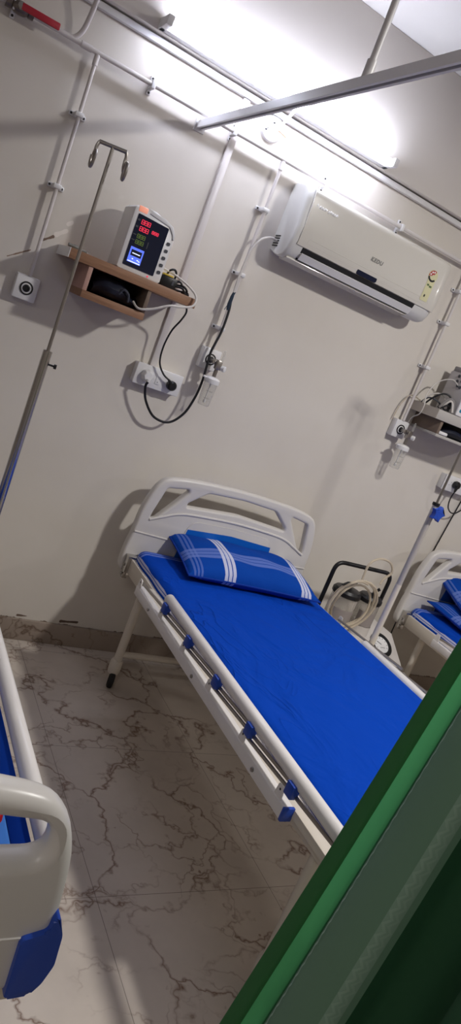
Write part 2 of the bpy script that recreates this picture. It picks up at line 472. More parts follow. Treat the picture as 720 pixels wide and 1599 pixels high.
# trunking strip just under the beam
o = MB().box((XL, -0.022, 2.367), (XR, 0, 2.388), 0.002).build('cable_trunking', m_white)
tag(o, 'long white cable trunking strip along the wall just under the ceiling beam', 'trunking')

# ================================================================== TUBE LIGHT
tl = thing('tube_light', 'lit white batten tube light on the ceiling beam', 'light', (1.18, BEAM_Y, 2.407))
b = MB().box((-0.53, -0.040, -0.011), (0.53, 0.0, 0.024), 0.004); b.build('batten', m_white, tl)
MB().cyl((-0.505, -0.080, 0.0), (0.505, -0.080, 0.0), 0.0135, 16).build('lamp_tube', m_lamp, tl)
for sx in (-1, 1):
    MB().box((sx * 0.517 - 0.012, -0.096, -0.011), (sx * 0.517 + 0.012, -0.001, 0.022), 0.004).build('end_cap', m_white, tl)

# ================================================================== CURTAIN RAIL + CURTAIN
cr = thing('curtain_rail', 'white square curtain rail running out from the wall under the tube light', 'curtain rail', (0.92, 0, 2.205))
RW = 0.013
poly = [(-RW, RW), (RW, RW), (RW, -RW), (0.005, -RW), (0.005, -RW + .002), (RW - .002, -RW + .002), (RW - .002, RW - .002), (-RW + .002, RW - .002), (-RW + .002, -RW + .002), (-0.005, -RW + .002), (-0.005, -RW), (-RW, -RW)]
MB().prism(poly, 'y', -4.9, -0.006).build('track', mat('white_rail_paint', (246, 246, 250), 0.4), cr, flat=True)
MB().box((-0.022, -0.008, -0.024), (0.022, 0, 0.024), 0.002).build('wall_flange', m_white, cr)
MB().cyl((0, -1.085, 0.013), (0, -1.085, CEIL - 2.205), 0.009, 14).build('drop_rod', m_white, cr)
MB().cyl((0, -1.085, 0.008), (0, -1.085, 0.055), 0.013, 14).build('rod_socket', m_white, cr)

ct = thing('curtain', 'green hospital curtain gathered in folds at the lower right', 'curtain', (0.92, -2.1, 0.14))
ZT, ZB = 2.165, 0.14
# leading edge leans towards the wall at the bottom; path in plan (along = towards the camera, dx = off the rail line)
def curtain_strip(path, name, m, nz=40, zb=ZB, thick=None):
    bm = bmesh.new(); uvl = bm.loops.layers.uv.new('UVMap')
    n = len(path); L = [0]
    for a, b2 in zip(path[:-1], path[1:]): L.append(L[-1] + math.hypot(b2[0] - a[0], b2[1] - a[1]))
    rows = []
    for i in range(nz + 1):
        f = i / nz; z = zb + (ZT - zb) * f; r = []
        for k, (dx, al) in enumerate(path):
            fl = (1.0 - f)
            lean = 0.215 * fl * max(0.0, 1.0 - al / 1.5)
            y = -2.155 - al * (0.80 + 0.2 * fl) + lean
            x = 0.92 + dx * (0.55 + 0.45 * fl ** 0.5) + 0.012 * math.sin(3.1 * f + 9 * al)
            r.append(bm.verts.new((x - 0.92, y + 2.1, z - 0.14)))
        rows.append(r)
    for i in range(nz):
        for k in range(n - 1):
            f = bm.faces.new((rows[i][k], rows[i][k + 1], rows[i + 1][k + 1], rows[i + 1][k])); f.smooth = True
            for lp, (kk, ii) in zip(f.loops, ((k, i), (k + 1, i), (k + 1, i + 1), (k, i + 1))): lp[uvl].uv = (L[kk] / L[-1], ii / nz)
    bmesh.ops.recalc_face_normals(bm, faces=bm.faces)
    me = bpy.data.meshes.new(name); bm.to_mesh(me); bm.free(); me.materials.append(m)
    return link(name, me, ct)
def sm2(p, k=6): return [(q.x, q.y) for q in smooth([(a, b2, 0) for a, b2 in p], k)]
# hem fold at the leading edge, then a flat bright strip, the trimmed ridge, then deep gathered folds
hem = [(0.012, 0.030), (0.004, 0.024), (0.0, 0.004), (0.006, 0.0), (0.010, 0.004), (0.012, 0.027)]
curtain_strip(sm2(hem), 'hem', m_hem)
curtain_strip(sm2([(0.011, 0.026), (0.014, 0.045), (0.009, 0.064), (-0.006, 0.078)]), 'leading_panel', m_curt)
curtain_strip(sm2([(-0.006, 0.078), (-0.026, 0.100), (-0.032, 0.132), (-0.016, 0.170), (0.020, 0.184)]), 'trim_band', m_trim)
folds = [(0.022, 0.183), (0.075, 0.190), (0.095, 0.24), (0.05, 0.295), (-0.02, 0.325), (-0.05, 0.37), (-0.02, 0.41), (0.06, 0.42), (0.09, 0.46),
         (0.04, 0.51), (-0.04, 0.53), (-0.05, 0.58), (0.02, 0.62), (0.08, 0.65), (0.05, 0.71), (-0.04, 0.74), (-0.05, 0.79), (0.03, 0.83), (0.08, 0.87), (0.03, 0.93), (-0.04, 0.96), (0.0, 1.02), (0.05, 1.06)]
curtain_strip(sm2(folds), 'gathered_folds', m_fold)
back = [(0.05, 0.06), (0.10, 0.09), (0.13, 0.15), (0.12, 0.22), (0.15, 0.28), (0.12, 0.34), (0.15, 0.40), (0.13, 0.50), (0.15, 0.6), (0.12, 0.7), (0.15, 0.8), (0.12, 0.9), (0.13, 1.02)]
curtain_strip(sm2(back), 'back_layer', m_fold)  # second layer added to block light coming through the folds
for k in range(9):
    y = -2.17 - k * 0.10
    MB().ring_tube([(0, y + 2.1 + 0.0, 0) if False else (0.0 + 0.008 * math.cos(a), y + 2.1, 2.178 - 0.14 + 0.016 * math.sin(a)) for a in [2 * PI * i / 14 for i in range(14)]], 0.0018, 6, closed=True).build('curtain_hook', m_steel, ct)

# ================================================================== GAS PIPES
PY = -0.036; PZ = 2.238; PR = 0.0085
def clip(parent, x, z, vertical_pipe, org):
    b = MB(); ox, oy, oz = org
    x -= ox; z -= oz
    if vertical_pipe:
        b.box((x - 0.030, -0.010 - oy, z - 0.008), (x + 0.030, -oy, z + 0.008), 0.003)
        b.box((x - 0.015, PY - 0.013 - oy, z - 0.008), (x + 0.015, -0.004 - oy, z + 0.008), 0.004)
    else:
        b.box((x - 0.008, -0.010 - oy, z - 0.032), (x + 0.008, -oy, z + 0.032), 0.003)
        b.box((x - 0.008, PY - 0.013 - oy, z - 0.015), (x + 0.008, -0.004 - oy, z + 0.015), 0.004)
    c = b.build('clip', m_white, parent)
    for k in (-1, 1):
        s = MB()
        if vertical_pipe: s.lathe((x + k * 0.023, -0.0085 - oy, z), [(0, 0.004), (0.004, 0.003), (0.0045, 0)], (0, -1, 0), 10)
        else: s.lathe((x, -0.0085 - oy, z + k * 0.024), [(0, 0.004), (0.004, 0.003), (0.0045, 0)], (0, -1, 0), 10)
        s.build('screw', m_ink, c)

gp = thing('gas_pipe', 'white horizontal gas pipe clipped along the top of the wall', 'pipe', (0, 0, PZ))
MB().cyl((-2.39, PY, 0), (6.39, PY, 0), PR, 14).build('pipe', m_pipe, gp)
for x in (0.21, 0.70, 1.045, 1.49, 1.915, 2.9, 3.6): clip(gp, x + 0.0, PZ, False, (0, 0, PZ))
MB().cyl((0.432, PY, 0), (0.470, PY, 0), PR + 0.0025, 14).build('pipe_joint', m_pipe, gp)
rs = smooth([(0.378, PY, PZ), (0.405, PY, PZ + 0.006), (0.424, PY - 0.008, PZ + 0.035), (0.431, PY - 0.03, PZ + 0.09), (0.432, -0.092, PZ + 0.15), (0.432, -0.096, 2.5), (0.432, -0.096, CEIL)], 8)
o = MB().ring_tube(rs, PR, 14).build('riser_pipe', m_pipe); tag(o, 'white riser pipe curving up from the gas pipe past the ceiling beam', 'pipe')

vl = thing('ball_valve', 'small metal ball valve with red lever at the top left', 'valve', (0.225, PY, PZ))
MB().lathe((-0.045, 0, 0), [(0, 0), (0.016, 0), (0.016, 0.018), (0.013, 0.02), (0.019, 0.03), (0.021, 0.045), (0.019, 0.062), (0.013, 0.072), (0.016, 0.074), (0.016, 0.09), (0, 0.09)], (1, 0, 0), 12).build('valve_body', m_brass, vl)
MB().lathe((0, -0.018, 0), [(0.010, 0), (0.010, 0.012), (0.012, 0.013), (0.012, 0.020), (0, 0.021)], (0, -1, 0), 12).build('stem_nut', m_chrome, vl)
MB().box((0.0, -0.040, -0.011), (0.125, -0.031, 0.011), 0.004).build('lever', m_red, vl)

def drop_pipe(x, zb, clips, label, y=PY):
    d = thing('drop_pipe', label, 'pipe', (x, 0, zb), 'gas drop pipes')
    MB().cyl((0, PY, 0.0), (0, PY, PZ - 0.008 - zb), 0.0070, 14).build('pipe', m_pipe, d)
    MB().cyl((0, PY, PZ - 0.04 - zb), (0, PY, PZ - 0.006 - zb), 0.0095, 14).build('pipe_tee', m_pipe, d)
    for z in clips: clip(d, x, z, True, (x, 0, zb))
drop_pipe(0.492, 1.468, (2.035, 1.79), 'white drop pipe to the gas outlet left of the wooden shelf')
drop_pipe(1.274, 1.462, (2.04, 1.778, 1.55), 'white drop pipe between the wooden shelf and the air conditioner')
drop_pipe(2.368, 1.470, (2.12, 1.965, 1.745), 'white drop pipe right of the air conditioner')

def gas_outlet(x, z, label):
    g = thing('gas_outlet', label, 'gas outlet', (x, 0, z), 'wall gas outlets')
    MB().box((-0.042, -0.040, -0.044), (0.042, 0, 0.044), 0.006).build('housing', m_white, g)
    MB().lathe((0, -0.039, 0), [(0.024, 0), (0.024, 0.004), (0.019, 0.0045), (0.019, 0.002)], (0, -1, 0), 28).build('outer_ring', m_black, g)
    MB().lathe((0, -0.038, 0), [(0.019, 0), (0.019, 0.003), (0.013, 0.005)], (0, -1, 0), 28).build('inner_ring', m_white, g)
    MB().lathe((0, -0.039, 0), [(0.0135, 0), (0.0135, 0.006), (0.009, 0.007), (0.008, 0.003), (0, 0.003)], (0, -1, 0), 24).build('socket', m_black, g)
gas_outlet(0.492, 1.424, 'white square gas outlet alone on the wall at the far left')
gas_outlet(1.276, 1.418, 'white gas outlet box behind the oxygen flowmeter in mid wall')
gas_outlet(2.370, 1.426, 'white gas outlet box holding the oxygen flowmeter at the right')

def flowmeter(x, z, label):
    f = thing('oxygen_flowmeter', label, 'flowmeter', (x, -0.046, z), 'oxygen flowmeters with humidifier jars')
    MB().lathe((0, 0, 0), [(0, 0), (0.008, 0), (0.008, 0.03), (0.011, 0.031), (0.011, 0.042), (0, 0.043)], (0, -1, 0), 16).build('probe', m_steel, f)
    b = MB().box((0.006, -0.058, -0.028), (0.030, -0.030, 0.012), 0.004); b.cyl((0.0, -0.036, 0), (0.02, -0.036, 0), 0.009, 14); b.cyl((0.018, -0.044, -0.062), (0.018, -0.044, -0.02), 0.008, 14)
    b.build('valve_body', m_steel, f)
    MB().lathe((0.028, -0.044, -0.016), [(0.006, 0), (0.006, 0.008), (0.011, 0.010), (0.012, 0.026), (0.009, 0.028), (0, 0.028)], (0.6, -0.8, 0), 16).build('control_knob', m_white, f)
    MB().lathe((0.026, -0.05, 0.008), [(0.005, 0), (0.005, 0.045), (0, 0.047)], (0, 0, 1), 12).build('flow_tube', m_clear, f)
    MB().lathe((0.016, -0.044, -0.088), [(0, 0), (0.032, 0), (0.033, 0.004), (0.033, 0.018), (0.028, 0.024), (0.012, 0.028), (0, 0.028)], (0, 0, 1), 24).build('jar_lid', m_white, f)
    MB().ring_tube([(-0.008, -0.046, -0.072), (-0.030, -0.050, -0.068)], 0.0045, 10).build('outlet_spout', m_white, f)
    MB().lathe((0.016, -0.044, -0.178), [(0, -0.006), (0.022, -0.006), (0.025, -0.002), (0.0295, 0.088), (0.031, 0.091)], (0, 0, 1), 28).build('humidifier_jar', m_clear, f)
    b = MB().cyl((0.016, -0.044, -0.165), (0.016, -0.044, -0.088), 0.003, 8); b.lathe((0.016, -0.044, -0.172), [(0, 0), (0.006, 0), (0.006, 0.012), (0, 0.014)], (0, 0, 1), 12)
    b.build('dip_tube', m_white, f)
    for zz in (-0.150, -0.120):
        b = MB()
        b.ring_tube([(0.016 + 0.0278 * math.cos(a), -0.044 + 0.0278 * math.sin(a), zz) for a in [-PI * 0.75 + i * 0.12 for i in range(10)]], 0.0009, 5)
        b.build('level_mark', m_grey_ink, f)
flowmeter(1.276, 1.418, 'oxygen flowmeter with clear humidifier jar beside the black air conditioner cable')
flowmeter(2.370, 1.426, 'oxygen flowmeter with clear humidifier jar under the right end of the air conditioner')

# vertical flat conduit to the socket box
o = MB().box((1.044, -0.014, 1.31), (1.072, 0, 2.366), 0.003).build('wall_conduit', m_pipe)
tag(o, 'flat white wall conduit running down behind the wooden shelf to the sockets', 'conduit')

# junction box with loose wires
jb = thing('junction_box', 'round white junction box with loose wires below the tube light', 'junction box', (1.196, 0, 2.322))
MB().lathe((0, 0, 0), [(0.048, 0), (0.048, 0.008), (0.044, 0.014), (0.020, 0.016), (0, 0.016)], (0, -1, 0), 30).build('cover', m_white, jb)
MB().ring_tube([(0.020, -0.020, 0.006), (0.024, -0.03, 0.03), (0.026, -0.085, 0.072), (0.026, -0.096, 0.085)], 0.006, 10).build('flexible_lead', m_white, jb)
for p in ([(0.022, -0.020, 0.004), (-0.004, -0.026, 0.0), (-0.022, -0.024, -0.010)], [(0.022, -0.020, 0.006), (0.004, -0.028, 0.014), (-0.006, -0.026, 0.018)], [(0.018, -0.02, 0.002), (-0.01, -0.03, -0.002), (-0.030, -0.026, -0.016)]):
    MB().ring_tube(smooth(p, 5), 0.0016, 6).build('wire', m_white, jb)
    q = p[-1]; MB().ring_tube([q, (q[0] - 0.006, q[1], q[2] - 0.001)], 0.0032, 8).build('terminal', m_ink, jb)
MB().ring_tube(smooth([(0.022, -0.02, 0.002), (0.036, -0.03, -0.004), (0.056, -0.028, -0.008)], 5), 0.0018, 6).build('orange_wire', m_orange, jb)

# ================================================================== AIR CONDITIONER
AX0, AX1 = 1.372, 2.185
ac = thing('air_conditioner', 'white split air conditioner high on the back wall', 'air conditioner', (AX0, 0, 1.90))
AL = AX1 - AX0
prof = [(0, 0.02), (0, 0.292), (-0.03, 0.297), (-0.100, 0.290), (-0.130, 0.278), (-0.143, 0.265), (-0.149, 0.235), (-0.150, 0.19), (-0.157, 0.13), (-0.153, 0.075), (-0.140, 0.035), (-0.118, 0.008), (-0.09, 0.0), (-0.05, 0.004)]
# chassis: side cheeks round in towards the ends
b = MB(); rows = []
for x, sc in ((0.0, 0.93), (0.004, 0.97), (0.012, 1.0), (0.030, 1.0), (AL - 0.06, 1.0), (AL - 0.045, 0.985), (AL - 0.03, 0.955), (AL - 0.012, 0.88), (AL, 0.72)):
    rows.append([Vector((x, p[0] * sc, 0.15 + (p[1] - 0.15) * (0.5 + 0.5 * sc if sc < 1 else 1))) for p in prof])
b.grid(rows, closed_u=True)
b.bm.faces.new([v for v in b.bm.verts][:len(prof)]); b.bm.verts.ensure_lookup_table()
b.bm.faces.new([b.bm.verts[i] for i in range(len(b.bm.verts) - len(prof), len(b.bm.verts))])
b.build('chassis', m_acside, ac, 40)
# front panel follows the bulge, slightly proud
fp = [(-0.1330, 0.281), (-0.1480, 0.268), (-0.1525, 0.235), (-0.1548, 0.19), (-0.1565, 0.13), (-0.1545, 0.088), (-0.1495, 0.062)]
fps = [(q.x, q.y) for q in smooth([(a, c, 0) for a, c in fp], 6)]
b = MB(); X0, X1 = 0.028, AL - 0.012
rows = []
for x in (X0, X0 + .004, X0 + 0.2, X0 + 0.4, AL - 0.2, AL - 0.06, AL - 0.05, AL - 0.04, AL - 0.03, AL - 0.02, AL - 0.012):
    e = 1.0 if x < AL - 0.05 else 1 - 0.07 * ((x - AL + 0.05) / 0.038) ** 2
    rows.append([Vector((x, p[0] * e - 0.004, p[1])) for p in fps] + [Vector((x, p[0] * e + 0.004, p[1])) for p in reversed(fps)])
b.grid(rows, closed_u=True)
n = len(rows[0]); b.bm.verts.ensure_lookup_table()
b.bm.faces.new([b.bm.verts[i] for i in range(n)]); b.bm.faces.new([b.bm.verts[i] for i in range(len(b.bm.verts) - n, len(b.bm.verts))])
pn = b.build('front_panel', m_acpanel, ac, 40)
def acy(z):
    for (a, c), (a2, c2) in zip(fps[:-1], fps[1:]):
        if c >= z >= c2: return a + (a2 - a) * (c - z) / (c - c2 + 1e-9) - 0.004
    return fps[-1][0] - 0.004
# long recessed moulding line with the dark display window
b = MB()
path = [(0.075, 0.098), (AL - 0.075, 0.098), (AL - 0.070, 0.094), (AL - 0.070, 0.068)]
b.ring_tube([(x, acy(z) + 0.0006, z) for x, z in path], 0.0016, 6)
b.ring_tube([(x, acy(z) + 0.0006, z) for x, z in [(0.075, 0.098), (0.068, 0.090), (0.068, 0.080), (AL - 0.09, 0.074)]], 0.0012, 6)
b.build('panel_moulding', m_acpanel, pn)
MB().prism(round_poly([(0.335, 0.062), (0.445, 0.062), (0.445, 0.085), (0.335, 0.085)], 0.011, 6), 'y', acy(0.075) - 0.0012, acy(0.075) + 0.01, 0).build('display_window', m_navy, pn)
text('brand_lettering', 'KEDU', 0.022, (0.407, acy(0.142) - 0.0008, 0.142), m_grey_ink, pn, shear=0.15, spacing=1.2, offset=0.0011)
b = MB(); x = 0.050
zz = 0.222
for ws in ((0.004,), (0.012, 0.013, 0.014), (0.008, 0.010, 0.011, 0.012, 0.006)):
    for wd in ws:
        z0 = zz + 0.0015 * math.sin(x * 400)
        h = 0.0048
        b.ring_tube(smooth([(x, acy(z0) - 0.0006, z0 - h), (x + wd * .3, acy(z0 + h) - 0.0006, z0 + h), (x + wd * .6, acy(z0) - 0.0006, z0 - h * .6), (x + wd * .9, acy(z0) - 0.0006, z0 + h * .8)], 3), 0.0024, 5)
        x += wd
    x += 0.007
b.build('white_script', m_whiteink, pn)
# air outlet: dark slot and white louvre
MB().prism([(-0.150, 0.060), (-0.142, 0.040), (-0.122, 0.012), (-0.085, 0.030), (-0.09, 0.058)], 'x', 0.062, AL - 0.125).build('outlet_slot', m_dark, ac, flat=True)
MB().prism([(-0.1475, 0.040), (-0.152, 0.037), (-0.136, 0.012), (-0.131, 0.013)], 'x', 0.066, AL - 0.130, 0.001).build('louvre', m_white, ac)
MB().prism([(-0.124, 0.010), (-0.125, 0.004), (-0.07, -0.005), (-0.06, 0.004)], 'x', 0.02, AL - 0.13, 0.001).build('lower_vane', m_acpanel, ac)
b = MB()
for k in range(5): b.box((-0.0025, -0.052, 0.036 + k * 0.010), (0.004, -0.010, 0.0405 + k * 0.010))
b.build('side_grille', m_ink, ac, flat=True)
# energy label
en = thing('energy_label', 'yellow energy label with red star dial on the air conditioner', 'label', (AX0 + 0.712, acy(0.15) - 0.0012, 1.90 + 0.145)); en.parent = None
def onp(x, z, d=0.0): return (x, acy(z + 0.145) - acy(0.15) - d, z)
LX = 0.0
MB().grid([[Vector(onp(-0.020, z)) for z in [-0.058 + i * 0.015 for i in range(8)]], [Vector(onp(0.022, z)) for z in [-0.058 + i * 0.015 for i in range(8)]]]).build('label_sheet', m_paper, en)
b = MB(); cx, cz = 0.0, 0.052
b.prism([(cx + 0.026 * math.cos(a), cz + 0.026 * math.sin(a)) for a in [2 * PI * i / 28 for i in range(28)]], 'y', acy(cz + .145) - acy(.15) - 0.0006, acy(cz + .145) - acy(.15) + 0.003).build('dial_disc', m_paper, en, flat=True)
yy = acy(cz + .145) - acy(.15)
b = MB(); arc = [(cx + 0.024 * math.cos(a), cz + 0.024 * math.sin(a)) for a in [math.radians(60 + 130 * i / 14) for i in range(15)]]
b.prism(arc + [(cx + 0.006 * math.cos(a), cz + 0.006 * math.sin(a)) for a in [math.radians(190 - 130 * i / 6) for i in range(7)]], 'y', yy - 0.0012, yy - 0.0007); b.build('red_dial_sector', m_redink, en, flat=True)
b = MB(); arc = [(cx + 0.0255 * math.cos(a), cz + 0.0255 * math.sin(a)) for a in [math.radians(195 + 125 * i / 14) for i in range(15)]]
b.prism(arc + [(cx + 0.017 * math.cos(a), cz + 0.017 * math.sin(a)) for a in [math.radians(320 - 125 * i / 10) for i in range(11)]], 'y', yy - 0.0012, yy - 0.0007); b.build('black_dial_rim', m_ink, en, flat=True)
for a in (85, 125, 165):
    c, s_ = cx + 0.0165 * math.cos(math.radians(a)), cz + 0.0165 * math.sin(math.radians(a))
    pts = []
    for i in range(10):
        r = 0.0055 if i % 2 == 0 else 0.0025
        pts.append((c + r * math.sin(i * PI / 5), s_ + r * math.cos(i * PI / 5)))
    MB().prism(pts, 'y', yy - 0.0018, yy - 0.0013).build('star', m_whiteink, en, flat=True)
b = MB()
for x0, x1, z in ((-0.014, -0.003, 0.011), (0.0, 0.014, 0.007)):
    b.box((x0, acy(z + .145) - acy(.15) - 0.0012, z - 0.004), (x1, acy(z + .145) - acy(.15), z + 0.004))
b.build('green_print', m_green_ink, en, flat=True)
b = MB(); z = -0.036; b.box((-0.008, acy(z + .145) - acy(.15) - 0.0012, z - 0.005), (-0.001, acy(z + .145) - acy(.15), z + 0.005)); b.build('small_print', m_ink, en, flat=True)
for ch in list(en.children):
    pass

# air conditioner lead: white flex joined to a black cable that loops to the left socket
wf = smooth([(1.374, -0.035, 1.957), (1.335, -0.045, 1.955), (1.295, -0.05, 1.93), (1.270, -0.048, 1.87), (1.262, -0.05, 1.77), (1.264, -0.05, 1.69)], 8)
o = MB().ring_tube(wf, 0.0048, 8).build('power_flex', m_cable_w); tag(o, 'white flex leaving the left side of the air conditioner', 'cable')
bc = thing('power_cable', 'black cable hanging in a big loop from the taped joint down to the sockets', 'cable', (1.26, -0.05, 1.68))
pts = [(1.263, -0.052, 1.672), (1.270, -0.056, 1.624), (1.268, -0.062, 1.538), (1.254, -0.066, 1.452), (1.257, -0.070, 1.385), (1.260, -0.072, 1.320), (1.256, -0.070, 1.251), (1.236, -0.066, 1.173), (1.186, -0.064, 1.118), (1.115, -0.064, 1.121), (1.058, -0.066, 1.174), (1.033, -0.075, 1.228), (1.033, -0.085, 1.250)]
MB().ring_tube([Vector(p) - Vector((1.26, -0.05, 1.68)) for p in smooth(pts, 10)], 0.0052, 10).build('lead', m_cable_b, bc)
b = MB(); b.ring_tube([(0.004, -0.002, 0.022), (0.003, -0.002, 0.004), (0.002, -0.003, -0.03), (0.002, -0.006, -0.052)], [0.004, 0.0075, 0.0085, 0.005], 8)
b.ring_tube([(0.006, -0.002, 0.0), (0.010, -0.004, 0.025)], 0.0015, 5); b.ring_tube([(-0.002, -0.002, -0.03), (-0.012, -0.006, -0.055)], 0.0015, 5)
b.build('taped_joint', mat('dark_teal_tape', (26, 44, 62), 0.5), bc)

# ================================================================== SOCKET BOXES AND PLUGS
def socket_box(x0, x1, z0, z1, label):
    s = thing('socket_box', label, 'socket box', (x0, 0, z0), 'white wall socket boxes')
    W, H = x1 - x0, z1 - z0
    MB().box((0, -0.040, 0), (W, 0, H), 0.004).build('back_box', m_white, s)
    MB().box((-0.002, -0.047, -0.002), (W + 0.002, -0.0395, H + 0.002), 0.003).build('face_plate', m_white, s)
    f = MB().box((W * .44, -0.050, H * .24), (W * .54, -0.046, H * .66), 0.002).build('switch', m_white, s)
    MB().lathe((W * .49, -0.0498, H * .36), [(0.0028, 0), (0, 0.0006)], (0, -1, 0), 10).build('indicator', m_ink, f)
    b = MB()
    for fx in (0.24, 0.76):
        for (ox, oz) in ((-0.010, -0.006), (0.010, -0.006), (0, 0.010)): b.lathe((W * fx + ox, -0.0468, H * .48 + oz), [(0.003, 0), (0, 0.0006)], (0, -1, 0), 10)
    b.build('pin_holes', m_ink, s)
socket_box(0.985, 1.188, 1.228, 1.311, 'white twin socket box below the wooden shelf with one white and one black plug')
socket_box(2.785, 2.99, 1.215, 1.295, 'white socket box at the right edge above the second bed')

o = thing('plug', 'white three pin plug in the left socket below the wooden shelf', 'plug', (1.032, -0.047, 1.270))
MB().lathe((0, 0, 0), [(0.024, 0), (0.027, 0.006), (0.026, 0.018), (0.018, 0.030), (0, 0.032)], (0, -1, 0), 8).build('plug_body', m_white, o, 30)
MB().ring_tube([(0.003, -0.03, -0.012), (0.003, -0.034, -0.026)], [0.010, 0.006], 10).build('cord_grip', m_white, o)
o = thing('plug', 'black round plug in the right socket below the wooden shelf', 'plug', (1.143, -0.047, 1.264))
MB().lathe((0, 0, 0), [(0.017, 0), (0.020, 0.004), (0.020, 0.024), (0.014, 0.032), (0, 0.033)], (0, -1, 0), 18).build('plug_body', m_black, o)
MB().ring_tube([(-0.010, -0.024, 0.008), (-0.024, -0.024, 0.020)], [0.008, 0.005], 10).build('cord_grip', m_black, o)
pts = [(1.119, -0.071, 1.284), (1.088, -0.07, 1.300), (1.058, -0.07, 1.338), (1.048, -0.075, 1.40), (1.052, -0.09, 1.47), (1.058, -0.13, 1.52), (1.052, -0.17, 1.555), (1.036, -0.19, 1.576)]
o = MB().ring_tube(smooth(pts, 10), 0.0038, 8).build('adapter_cable', m_cable_b); tag(o, 'thin black cable hanging from the wooden shelf to the black plug', 'cable')
o = thing('plug', 'black plug in the socket box at the right edge', 'plug', (2.862, -0.047, 1.258))
MB().lathe((0, 0, 0), [(0.018, 0), (0.021, 0.004), (0.021, 0.024), (0.014, 0.032), (0, 0.033)], (0, -1, 0), 8).build('plug_body', m_black, o, 30)
MB().ring_tube([(-0.004, -0.026, -0.012), (-0.010, -0.03, -0.036)], [0.010, 0.005], 10).build('cord_grip', m_black, o)
pts = [(2.852, -0.077, 1.222), (2.846, -0.076, 1.18), (2.868, -0.07, 1.13), (2.93, -0.06, 1.11), (3.0, -0.05, 1.16), (3.05, -0.05, 1.30)]
o = MB().ring_tube(smooth(pts, 8), 0.0035, 8).build('hanging_cable', m_cable_b); tag(o, 'black cable looping from the plug at the right edge', 'cable')
pts = [(3.00, -0.010, 1.19), (2.985, -0.010, 1.05), (2.965, -0.012, 0.86), (2.95, -0.012, 0.70), (2.93, -0.02, 0.45), (2.92, -0.03, 0.30), (2.90, -0.03, 0.02)]
o = MB().ring_tube(smooth(pts, 8), 0.0035, 8).build('wall_cable', m_cable_b); tag(o, 'long black cable running down the wall behind the right bed', 'cable')

# ================================================================== SHELVES
SD = 0.205
sh = thing('wall_shelf', 'wood laminate wall shelf with open box beneath, holding the left monitor', 'shelf', (0.565, 0, 1.578))
MB().box((0, -SD, 0), (0.498, 0, 0.034), 0.001).build('shelf_board', m_wood, sh)
MB().box((-0.0025, -SD, 0.0), (-0.0003, 0, 0.034), 0.0).build('end_face', m_white, sh)
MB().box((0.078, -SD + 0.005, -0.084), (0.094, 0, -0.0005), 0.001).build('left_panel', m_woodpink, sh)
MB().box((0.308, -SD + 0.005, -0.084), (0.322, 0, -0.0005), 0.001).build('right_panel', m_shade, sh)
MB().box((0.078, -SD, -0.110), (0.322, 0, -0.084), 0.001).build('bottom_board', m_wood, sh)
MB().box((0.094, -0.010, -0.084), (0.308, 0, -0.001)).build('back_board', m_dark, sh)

def sag_blob(pts, r, n=12): return MB().ring_tube(smooth(pts, 6), r, n)
pk = thing('equipment_pouch', 'dark navy equipment pouch stuffed in the box under the wooden shelf', 'pouch', (0.69, -0.10, 1.496))
b = MB(); rows = []
for i in range(9):
    f = i / 8; x = 0.175 * f; hh = 0.036 + 0.010 * math.sin(f * 6) + 0.006 * math.sin(f * 13); dd = 0.088
    e = math.sin(PI * min(max(f, 0.04), 0.96)) ** 0.3
    rows.append([Vector((x, -dd * e * math.cos(a) * (1 + 0.05 * math.sin(3 * a + f * 9)), hh * e * (1 + math.sin(a)) )) for a in [2 * PI * k / 14 for k in range(14)]])
b.grid(rows, closed_u=True); m_pouch = mat('navy_nylon', (26, 30, 46), 0.5)
b.build('pouch_body', m_pouch, pk)
MB().ring_tube(smooth([(0.09, -0.078, 0.030), (0.10, -0.088, 0.05), (0.12, -0.090, 0.04), (0.128, -0.085, 0.015)], 6), 0.005, 8).build('strap', mat('grey_strap', (60, 64, 76), 0.5), pk)
o = MB().ring_tube(smooth([(0.835, -0.19, 1.520), (0.855, -0.215, 1.504), (0.90, -0.225, 1.520), (0.955, -0.232, 1.553), (1.00, -0.232, 1.565), (1.045, -0.228, 1.585), (1.050, -0.215, 1.620), (1.02, -0.195, 1.645), (0.965, -0.17, 1.665), (0.915, -0.16, 1.672)], 8), 0.0042, 8).build('sensor_cable', m_cable_w)
tag(o, 'pale sensor cable looping over the right end of the wooden shelf', 'cable')

mo = thing('patient_monitor', 'white patient monitor with red digits on the wooden shelf', 'monitor', (0.735, -0.19, 1.612))
mo.scale = (1.07, 1.0, 1.06)
MW, MH, MD = 0.160, 0.200, 0.135
body = [(0, 0.004), (0.006, 0), (MW - 0.006, 0), (MW, 0.006), (MW, 0.155), (MW - 0.012, 0.180), (MW - 0.045, 0.198), (0.075, 0.212), (0.045, 0.213), (0.008, 0.208), (0, 0.200)]
MB().prism(body, 'y', 0.0, MD, 0.004).build('case', m_white, mo)
MB().prism(round_poly([(0.016, 0.016), (0.130, 0.016), (0.130, 0.180), (0.016, 0.186)], 0.004), 'y', -0.002, 0.002).build('display_panel', m_navy, mo, flat=True)
MB().prism([(0.052, 0.1975), (0.132, 0.187), (0.150, 0.166), (0.153, 0.158), (0.153, 0.150), (0.158, 0.150), (0.157, 0.166), (0.143, 0.190), (0.110, 0.203), (0.060, 0.2085)], 'y', -0.004, 0.004, 0.0015).build('carry_handle', mat('pale_grey_plastic', (222, 222, 226), 0.4), mo)
MB().box((0.012, -0.0022, 0.192), (0.044, 0.03, 0.2105), 0.003).build('alarm_lamp', m_ledorange, mo)
